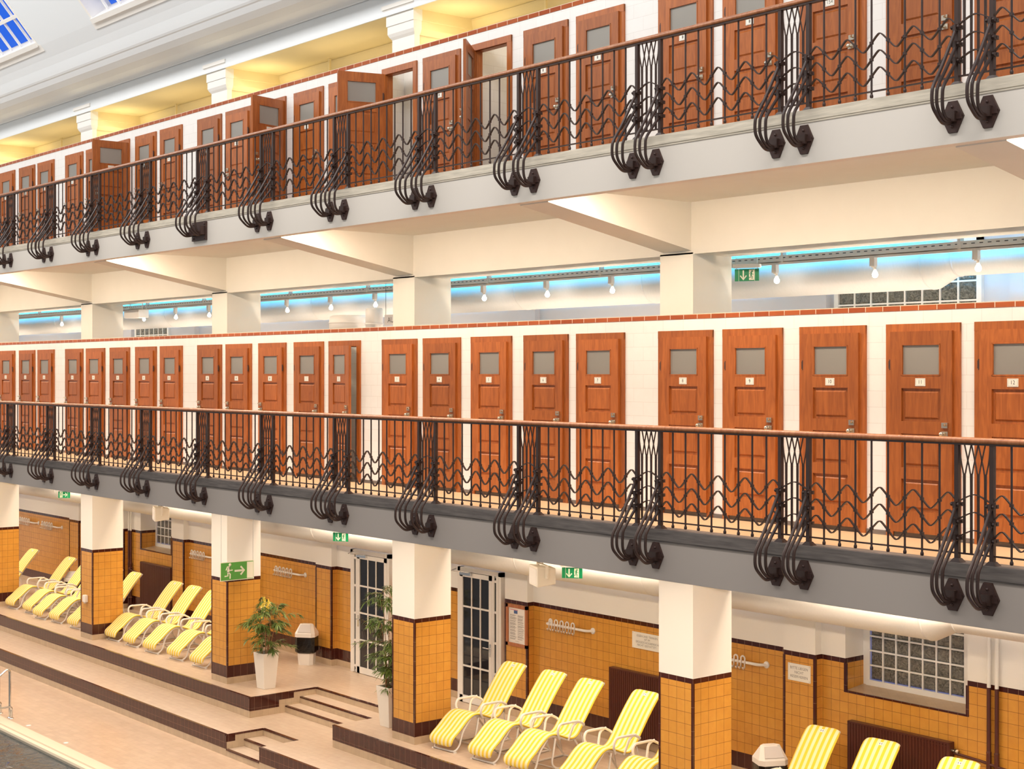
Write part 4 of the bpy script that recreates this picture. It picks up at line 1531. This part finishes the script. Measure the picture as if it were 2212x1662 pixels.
exit_sign('exit_sign', 0.32, 0.155, (-12.86, 14.46, 6.955), 22, 'small green exit sign on the right side of the middle column above the cabins', 'down', 0.14)

def notice(lines, w, h, x, y, z, lab, size, sp):
    t_ = thing('notice_sign', lab, 'sign', (x, y, z), 0)
    b = MB(); b.box(-w / 2, w / 2, -0.008, 0, -h / 2, h / 2); b.build('sign_board', M['plate'], t_)
    b = MB()
    v, f = text_geo(lines, size, 'CENTER', sp)
    b.add([(p[0], -0.0092, p[2]) for p in v], f)
    b.build('lettering', M['inkgrey'], t_)
    b = MB()
    for sx in (-1, 1):
        for sz in (-1, 1):
            b.lathe([(0, -0.012), (0.006, -0.011), (0.007, -0.008)], (sx * (w / 2 - 0.018), 0, sz * (h / 2 - 0.018)), 8, 0, 'y')
    b.build('screws', M['nickel'], t_)
notice('BITTE LIEGEN\nNICHT\nRESERVIEREN', 0.392, 0.235, -13.455, YP, 1.675, 'small white notice about not reserving loungers, on the tiled pilaster', 0.052, 1.12)
notice('ESSEN UND TRINKEN\nIST IM\nERDGESCHOSSBEREICH\nNICHT GESTATTET !', 0.66, 0.25, -16.54, YW_, 1.66, 'white notice about food and drink, partly hidden by the rightmost column', 0.047, 1.0)

nb = thing('notice_board', 'wooden framed notice board with printed house rules beside the glazed door', 'notice board', (-19.50, YP, 1.19), 0)
b = MB()
for x0, x1, z0, z1 in ((-0.275, -0.222, 0, 0.70), (0.222, 0.275, 0, 0.70), (-0.275, 0.275, 0, 0.055), (-0.275, 0.275, 0.645, 0.70)):
    b.box(x0, x1, -0.035, 0, z0, z1)
b.build('board_frame', M['railwood'], nb)
b = MB(); b.box(-0.222, 0.222, -0.014, -0.006, 0.055, 0.645); b.build('paper_sheet', M['paper'], nb)
b = MB()
rn = random.Random(3)
for cx in (-0.10, 0.10):
    z = 0.525
    while z > 0.125:
        for _ in range(rn.randint(2, 5)):
            b.box(cx - 0.085, cx + 0.085 - rn.uniform(0, 0.05), -0.0146, -0.014, z - 0.0022, z + 0.0022)
            z -= 0.0095
        z -= 0.010
b.box(-0.05, 0.05, -0.0146, -0.014, 0.085, 0.089)
b.build('printed_text', M['inkgrey'], nb)
b = MB(); b.box(-0.18, 0.02, -0.0148, -0.014, 0.605, 0.614); b.build('red_rule', M['pinkred'], nb)
b = MB(); b.box(-0.085, 0.010, -0.0148, -0.014, 0.548, 0.602); b.build('blue_emblem', M['printblue'], nb)
sn = thing('paper_notice', 'narrow white paper notice between the glazed door and the notice board', 'notice', (-20.10, YW_, 1.49), 0)
b = MB(); b.box(-0.05, 0.05, -0.004, 0, 0, 0.235); b.build('paper_sheet', M['paper'], sn)
b = MB()
for z in (0.07, 0.082, 0.094, 0.15, 0.156):
    b.box(-0.035, 0.03, -0.0046, -0.004, z, z + 0.004)
b.box(0.012, 0.035, -0.0046, -0.004, 0.01, 0.04)
b.build('printed_text', M['ink'], sn)
b = MB(); b.box(-0.045, 0.035, -0.0046, -0.004, 0.052, 0.058); b.build('red_rule', M['pinkred'], sn)

# ================================================================== COAT RAILS
def coat_rail(x0, x1, lab, nl=5, z=1.665):
    t_ = thing('coat_rail', lab, 'coat rail', ((x0 + x1) / 2, YW_, z), 0, 'white coat rails on the tiled wall')
    hw = (x1 - x0) / 2
    b = MB()
    b.tube(fillet([(-hw, -0.01, 0), (-hw, -0.10, 0), (hw - 0.06, -0.10, 0), (hw, -0.01, 0)], 0.09, 7), 0.021, 10)
    b.build('rail', M['plastic'], t_)
    for s in (-1, 1):
        b = MB(); b.lathe([(0.0, -0.024), (0.042, -0.022), (0.050, -0.014), (0.050, 0.0)], (s * hw, 0, 0), 16, 0, 'y'); b.build('wall_flange', M['plastic'], t_)
    stp = (2 * hw * 0.66) / nl
    hk = MB()
    xx = 0.0
    r_ = stp * 0.27
    arc = [(r_ * math.cos(a), -0.12, 0.055 + r_ * math.sin(a)) for a in [math.pi * j / 8 for j in range(9)]]
    pts = [(r_ + 0.0, -0.165, -0.065), (r_, -0.150, -0.088), (r_, -0.125, -0.078)] + arc + [(-r_, -0.125, -0.078), (-r_, -0.150, -0.088), (-r_, -0.165, -0.065)]
    hk.tube(pts, 0.0115, 8)
    me = hk.mesh('double_hook', M['plastic'])
    for i in range(nl):
        put(me, 'double_hook', t_, (-hw + 0.09 + stp * (i + 0.3), 0, 0))
coat_rail(-18.80, -17.77, 'white coat rail with looped hooks above the loungers by the glazed door')
coat_rail(-15.15, -14.15, 'white coat rail half hidden by the rightmost column, left of the reserving notice')
coat_rail(-27.53, -26.43, 'white coat rail on the wall above the swing bin')
coat_rail(-31.25, -30.20, 'white coat rail just left of the hanging exit sign column')
coat_rail(-41.40, -40.25, 'white coat rail, leftmost of the two on the far wall')
coat_rail(-39.85, -38.66, 'white coat rail, right one of the two on the far wall')

# ================================================================== RADIATORS AND PIPES
def radiator(x0, x1, z0, z1, y, lab):
    t_ = thing('radiator', lab, 'radiator', ((x0 + x1) / 2, y, z0), 0, 'brown panel radiators')
    hw, H_ = (x1 - x0) / 2, z1 - z0
    b = MB()
    n = max(8, int((x1 - x0) / 0.045))
    p = (x1 - x0) / n
    prof = []
    for i in range(n):
        xa = -hw + i * p
        prof += [(xa + p * 0.05, -0.10), (xa + p * 0.2, -0.112), (xa + p * 0.8, -0.112), (xa + p * 0.95, -0.10)]
    m_ = len(prof)
    b.add([(x, y_, 0.02) for x, y_ in prof] + [(x, y_, H_ - 0.02) for x, y_ in prof], [(i, i + 1, m_ + i + 1, m_ + i) for i in range(m_ - 1)])
    b.box(-hw, hw, -0.108, -0.015, 0, 0.02)
    b.box(-hw, hw, -0.03, -0.015, 0, H_ - 0.02)
    b.build('panel', M['radiator'], t_)
    b = MB()
    b.box(-hw, hw, -0.112, -0.012, H_ - 0.022, H_)
    x = -hw + 0.03
    while x < hw - 0.03:
        b.box(x, x + 0.012, -0.114, -0.111, H_ - 0.06, H_ - 0.045)
        x += 0.045
    b.build('top_grille', M['radiator'], t_)
    for s in (-1, 1):
        b = MB(); b.box(s * hw - 0.006, s * hw + 0.006, -0.112, -0.012, 0, H_); b.build('side_cover', M['radiator'], t_)
    b = MB()
    b.tube([(hw - 0.004, -0.06, H_ - 0.10), (hw + 0.09, -0.06, H_ - 0.10)], 0.018, 10)
    b.lathe([(0.0, 0.05), (0.026, 0.052), (0.026, 0.10), (0.0, 0.102)], (hw, -0.06, H_ - 0.10), 10, 0, 'x')
    b.build('valve', M['nickel'], t_)
    b = MB()
    for s in (-1, 1):
        b.box(s * hw * 0.8 - 0.02, s * hw * 0.8 + 0.02, -0.02, 0, 0.1, 0.14)
        b.box(s * hw * 0.8 - 0.02, s * hw * 0.8 + 0.02, -0.02, 0, H_ - 0.2, H_ - 0.16)
    b.build('wall_bracket', M['radiator'], t_)
radiator(-17.28, -15.35, 0.16, 1.18, YW_, 'wide brown radiator behind the fourth lounger, left of the rightmost column')
radiator(-12.65, -11.08, 0.16, 1.16, YW_, 'wide brown radiator under the glass block window at the right')
radiator(-33.78, -32.20, 0.22, 1.24, YW_, 'dark brown radiator below the left glass block window')
def pipes(x, lab, side):
    t_ = thing('heating_pipes', lab, 'pipe', (x, YW_ - 0.05, 0), 0, 'vertical heating pipes')
    for dx in (-0.055, 0.055):
        b = MB(); b.tube([(dx, 0, 0.0), (dx, 0, 1.93)], 0.026, 12); b.build('brown_pipe', M['radiator'], t_)
        b = MB(); b.tube([(dx, 0, 1.93), (dx, 0, CEIL)], 0.024, 12); b.build('white_pipe', M['white'], t_)
        b = MB(); b.tube([(dx, 0, 0.3), (dx, 0, 1.12)], 0.031, 12); b.lathe([(0.031, 1.12), (0.034, 1.13), (0.026, 1.15)], (dx, 0, 0), 12); b.build('pipe_sleeve', M['radiator'], t_)
    b = MB()
    b.tube(fillet([(side[0], 0.0, 1.03), (-0.1, 0.0, 1.0), (0.1, -0.01, 0.97), (side[1], 0.0, 0.93)], 0.1), 0.018, 10)
    b.build('branch_pipe', M['radiator'], t_)
    b = MB()
    b.tube(fillet([(side[0], 0.0, 0.30), (0.0, -0.04, 0.30), (0.05, -0.04, 0.0)], 0.05), 0.016, 8)
    b.build('branch_pipe', M['radiator'], t_)
pipes(-10.50, 'pair of brown and white heating pipes at the far right wall', (-0.55, 1.6))
pipes(-34.46, 'pair of brown heating pipes beside the dark radiator at the left', (0.12, 0.55))

# ================================================================== WHITE GLAZED DOORS
def glazed_door(name, x0, x1, zt, lab_n, swing):
    y = YW_ - 0.06
    t_ = thing(name, '', '', ((x0 + x1) / 2, y, 0), 0)
    del t_['label'], t_['category']
    t_['kind'] = 'structure'
    hw = (x1 - x0) / 2
    b = MB()
    for s in (-1, 1):
        xa, xb = sorted((s * hw, s * (hw - 0.075)))
        b.box(xa, xb, -0.05, 0.055, 0, zt)
    b.box(-hw, hw, -0.05, 0.055, zt - 0.07, zt)
    b.build('door_frame', M['frame'], t_)
    def leaf(xa, xb, nx, nz):
        b = MB()
        st = 0.085
        b.box(xa, xa + st, -0.06, -0.015, 0.01, zt - 0.08)
        b.box(xb - st, xb, -0.06, -0.015, 0.01, zt - 0.08)
        b.box(xa, xb, -0.06, -0.015, 0.01, 0.13)
        b.box(xa, xb, -0.06, -0.015, zt - 0.16, zt - 0.08)
        for i in range(1, nx):
            xx = xa + st + (xb - xa - 2 * st) * i / nx
            b.box(xx - 0.013, xx + 0.013, -0.056, -0.02, 0.13, zt - 0.16)
        for j in range(1, nz):
            zz = 0.13 + (zt - 0.29) * j / nz
            b.box(xa + st, xb - st, -0.055, -0.02, zz - 0.015, zz + 0.015)
        o = b.build('door_leaf', M['frame'], t_)
        g = MB(); g.box(xa + st - 0.005, xb - st + 0.005, -0.040, -0.034, 0.125, zt - 0.155); g.build('glass_pane', M['glass'], o)
        h_ = MB()
        xx = xb - 0.045 if swing > 0 else xa + 0.045
        h_.tube(fillet([(xx, -0.06, 1.05), (xx, -0.115, 1.05), (xx - swing * 0.13, -0.115, 1.05)], 0.02), 0.011, 8)
        h_.box(xx - 0.02, xx + 0.02, -0.066, -0.06, 0.90, 1.12)
        h_.build('door_handle', M['steel'], o)
        cl = MB()
        cl.box(xa + 0.05, xa + 0.36, -0.11, -0.06, zt - 0.125, zt - 0.065)
        cl.tube([(xa + 0.32, -0.10, zt - 0.07), (xa + 0.06, -0.30, zt - 0.04), (xa - 0.05, -0.10, zt - 0.03)], 0.009, 6)
        cl.build('door_closer', M['steel'], o)
    xm = hw - 0.24 if swing > 0 else -hw + 0.24
    if swing > 0:
        leaf(-hw + 0.075, xm, 3, 4)
        nr = (xm, hw - 0.075)
    else:
        leaf(xm, hw - 0.075, 3, 4)
        nr = (-hw + 0.075, xm)
    b = MB()
    b.box(nr[0], nr[0] + 0.055, -0.055, -0.01, 0.01, zt - 0.07)
    b.box(nr[1] - 0.055, nr[1], -0.055, -0.01, 0.01, zt - 0.07)
    for zz in (0.13, 0.62, 1.15, 1.68, zt - 0.16):
        b.box(nr[0], nr[1], -0.052, -0.012, zz - 0.02, zz + 0.02)
    o = b.build('side_light', M['frame'], t_)
    g = MB(); g.box(nr[0] + 0.05, nr[1] - 0.05, -0.035, -0.03, 0.05, zt - 0.1); g.build('glass_pane', M['glass'], o)
glazed_door('door_1', -21.19, -19.97, 2.37, '', 1)
glazed_door('door_2', -24.61, -23.30, 2.37, '', -1)

# ================================================================== LOUDSPEAKERS, PHONE, DISPENSER
def speaker(x, y, z, rz, lab):
    t_ = thing('loudspeaker', lab, 'loudspeaker', (x, y, z), R(rz), 'cream loudspeaker boxes')
    b = MB()
    A = [(-0.21, -0.14, 0.0), (0.21, -0.14, 0.0), (0.14, 0.16, 0.03), (-0.14, 0.16, 0.03), (-0.21, -0.14, 0.29), (0.21, -0.14, 0.29), (0.14, 0.16, 0.26), (-0.14, 0.16, 0.26)]
    b.add(A, [(0, 3, 2, 1), (4, 5, 6, 7), (0, 1, 5, 4), (1, 2, 6, 5), (2, 3, 7, 6), (3, 0, 4, 7)])
    b.build('cabinet', M['cream'], t_, bevel=0.015)
    b = MB(); b.box(-0.175, 0.175, -0.148, -0.138, 0.03, 0.26); b.build('front_grille', M['paper'], t_, bevel=0.006)
    b = MB()
    b.box(-0.23, 0.23, -0.02, 0.02, 0.30, 0.312)
    for s in (-1, 1):
        b.box(s * 0.222 - 0.006, s * 0.222 + 0.006, -0.02, 0.02, 0.12, 0.312)
        b.lathe([(0.0, -0.025), (0.02, -0.025), (0.02, 0.025), (0.0, 0.025)], (s * 0.215, 0, 0.14), 10, 0, 'x')
    b.tube([(0, 0, 0.31), (0, 0, CEIL - z)], 0.014, 8)
    b.build('mounting_bracket', M['cream'], t_)
speaker(-16.42, 14.10, 2.74, -24, 'cream loudspeaker box below the lower gallery, above the loungers at right')
speaker(-28.42, 14.10, 2.76, -20, 'cream loudspeaker box below the lower gallery, by the left glass block window')

p_ = thing('wall_telephone', 'dark brown telephone box behind the column beside the bushy plant', 'telephone', (-28.42, YW_, 1.05), 0)
b = MB(); b.box(-0.14, 0.14, -0.14, 0, 0, 0.50); b.build('housing', M['radiator'], p_, bevel=0.03)
b = MB(); b.lathe([(0, -0.155), (0.03, -0.15), (0.035, -0.139)], (0.03, 0, 0.36), 12, 0, 'y'); b.build('handset', M['black'], p_)
d_ = thing('soap_dispenser', 'small white dispenser on the front of the left tiled column', 'dispenser', (-31.22, YC, 0.80), 0)
b = MB(); b.box(-0.065, 0.065, -0.09, 0, 0, 0.16); b.build('housing', M['plastic'], d_, bevel=0.02)
b = MB(); b.box(-0.018, 0.018, -0.07, -0.03, -0.025, 0.0); b.build('spout', M['plasticgrey'], d_)

# ================================================================== POOL LADDER RAIL AND DECK DRAINS
lr = thing('pool_handrail', 'stainless steel pool ladder handrail at the lower left edge', 'handrail', (-28.06, 10.82, -0.73), 0)
for j, dx in enumerate((0.0, -0.55)):
    b = MB(); b.tube(fillet([(dx, 0, 0), (dx, 0.0, 0.95), (dx, -0.45, 0.62), (dx, -0.85, -0.2)], 0.12), 0.021, 10); b.build('upright_rail', M['steel'], lr)
    b = MB(); b.tube(fillet([(dx + 0.09, 0.0, 0), (dx + 0.09, 0.0, 0.22), (dx + 0.09, -0.8, 0.20), (dx + 0.09, -0.9, -0.2)], 0.06), 0.021, 10); b.build('lower_rail', M['steel'], lr)
    b = MB()
    for ex in (dx, dx + 0.09):
        b.lathe([(0.0, 0.012), (0.035, 0.010), (0.045, 0.0)], (ex, 0, 0), 14)
    b.build('foot_flange', M['steel'], lr)
for x, lab in ((-27.20, 'small round drain cap on the pool deck beside the handrail'), (-25.50, 'small round drain cap further along the pool edge')):
    d_ = thing('deck_drain', lab, 'drain', (x, 10.84, -0.73), 0, 'round drain caps along the pool edge')
    b = MB(); b.lathe([(0.0, 0.012), (0.035, 0.010), (0.05, 0.002), (0.05, 0.0)], (0, 0, 0), 16); b.build('cap', M['plate'], d_)
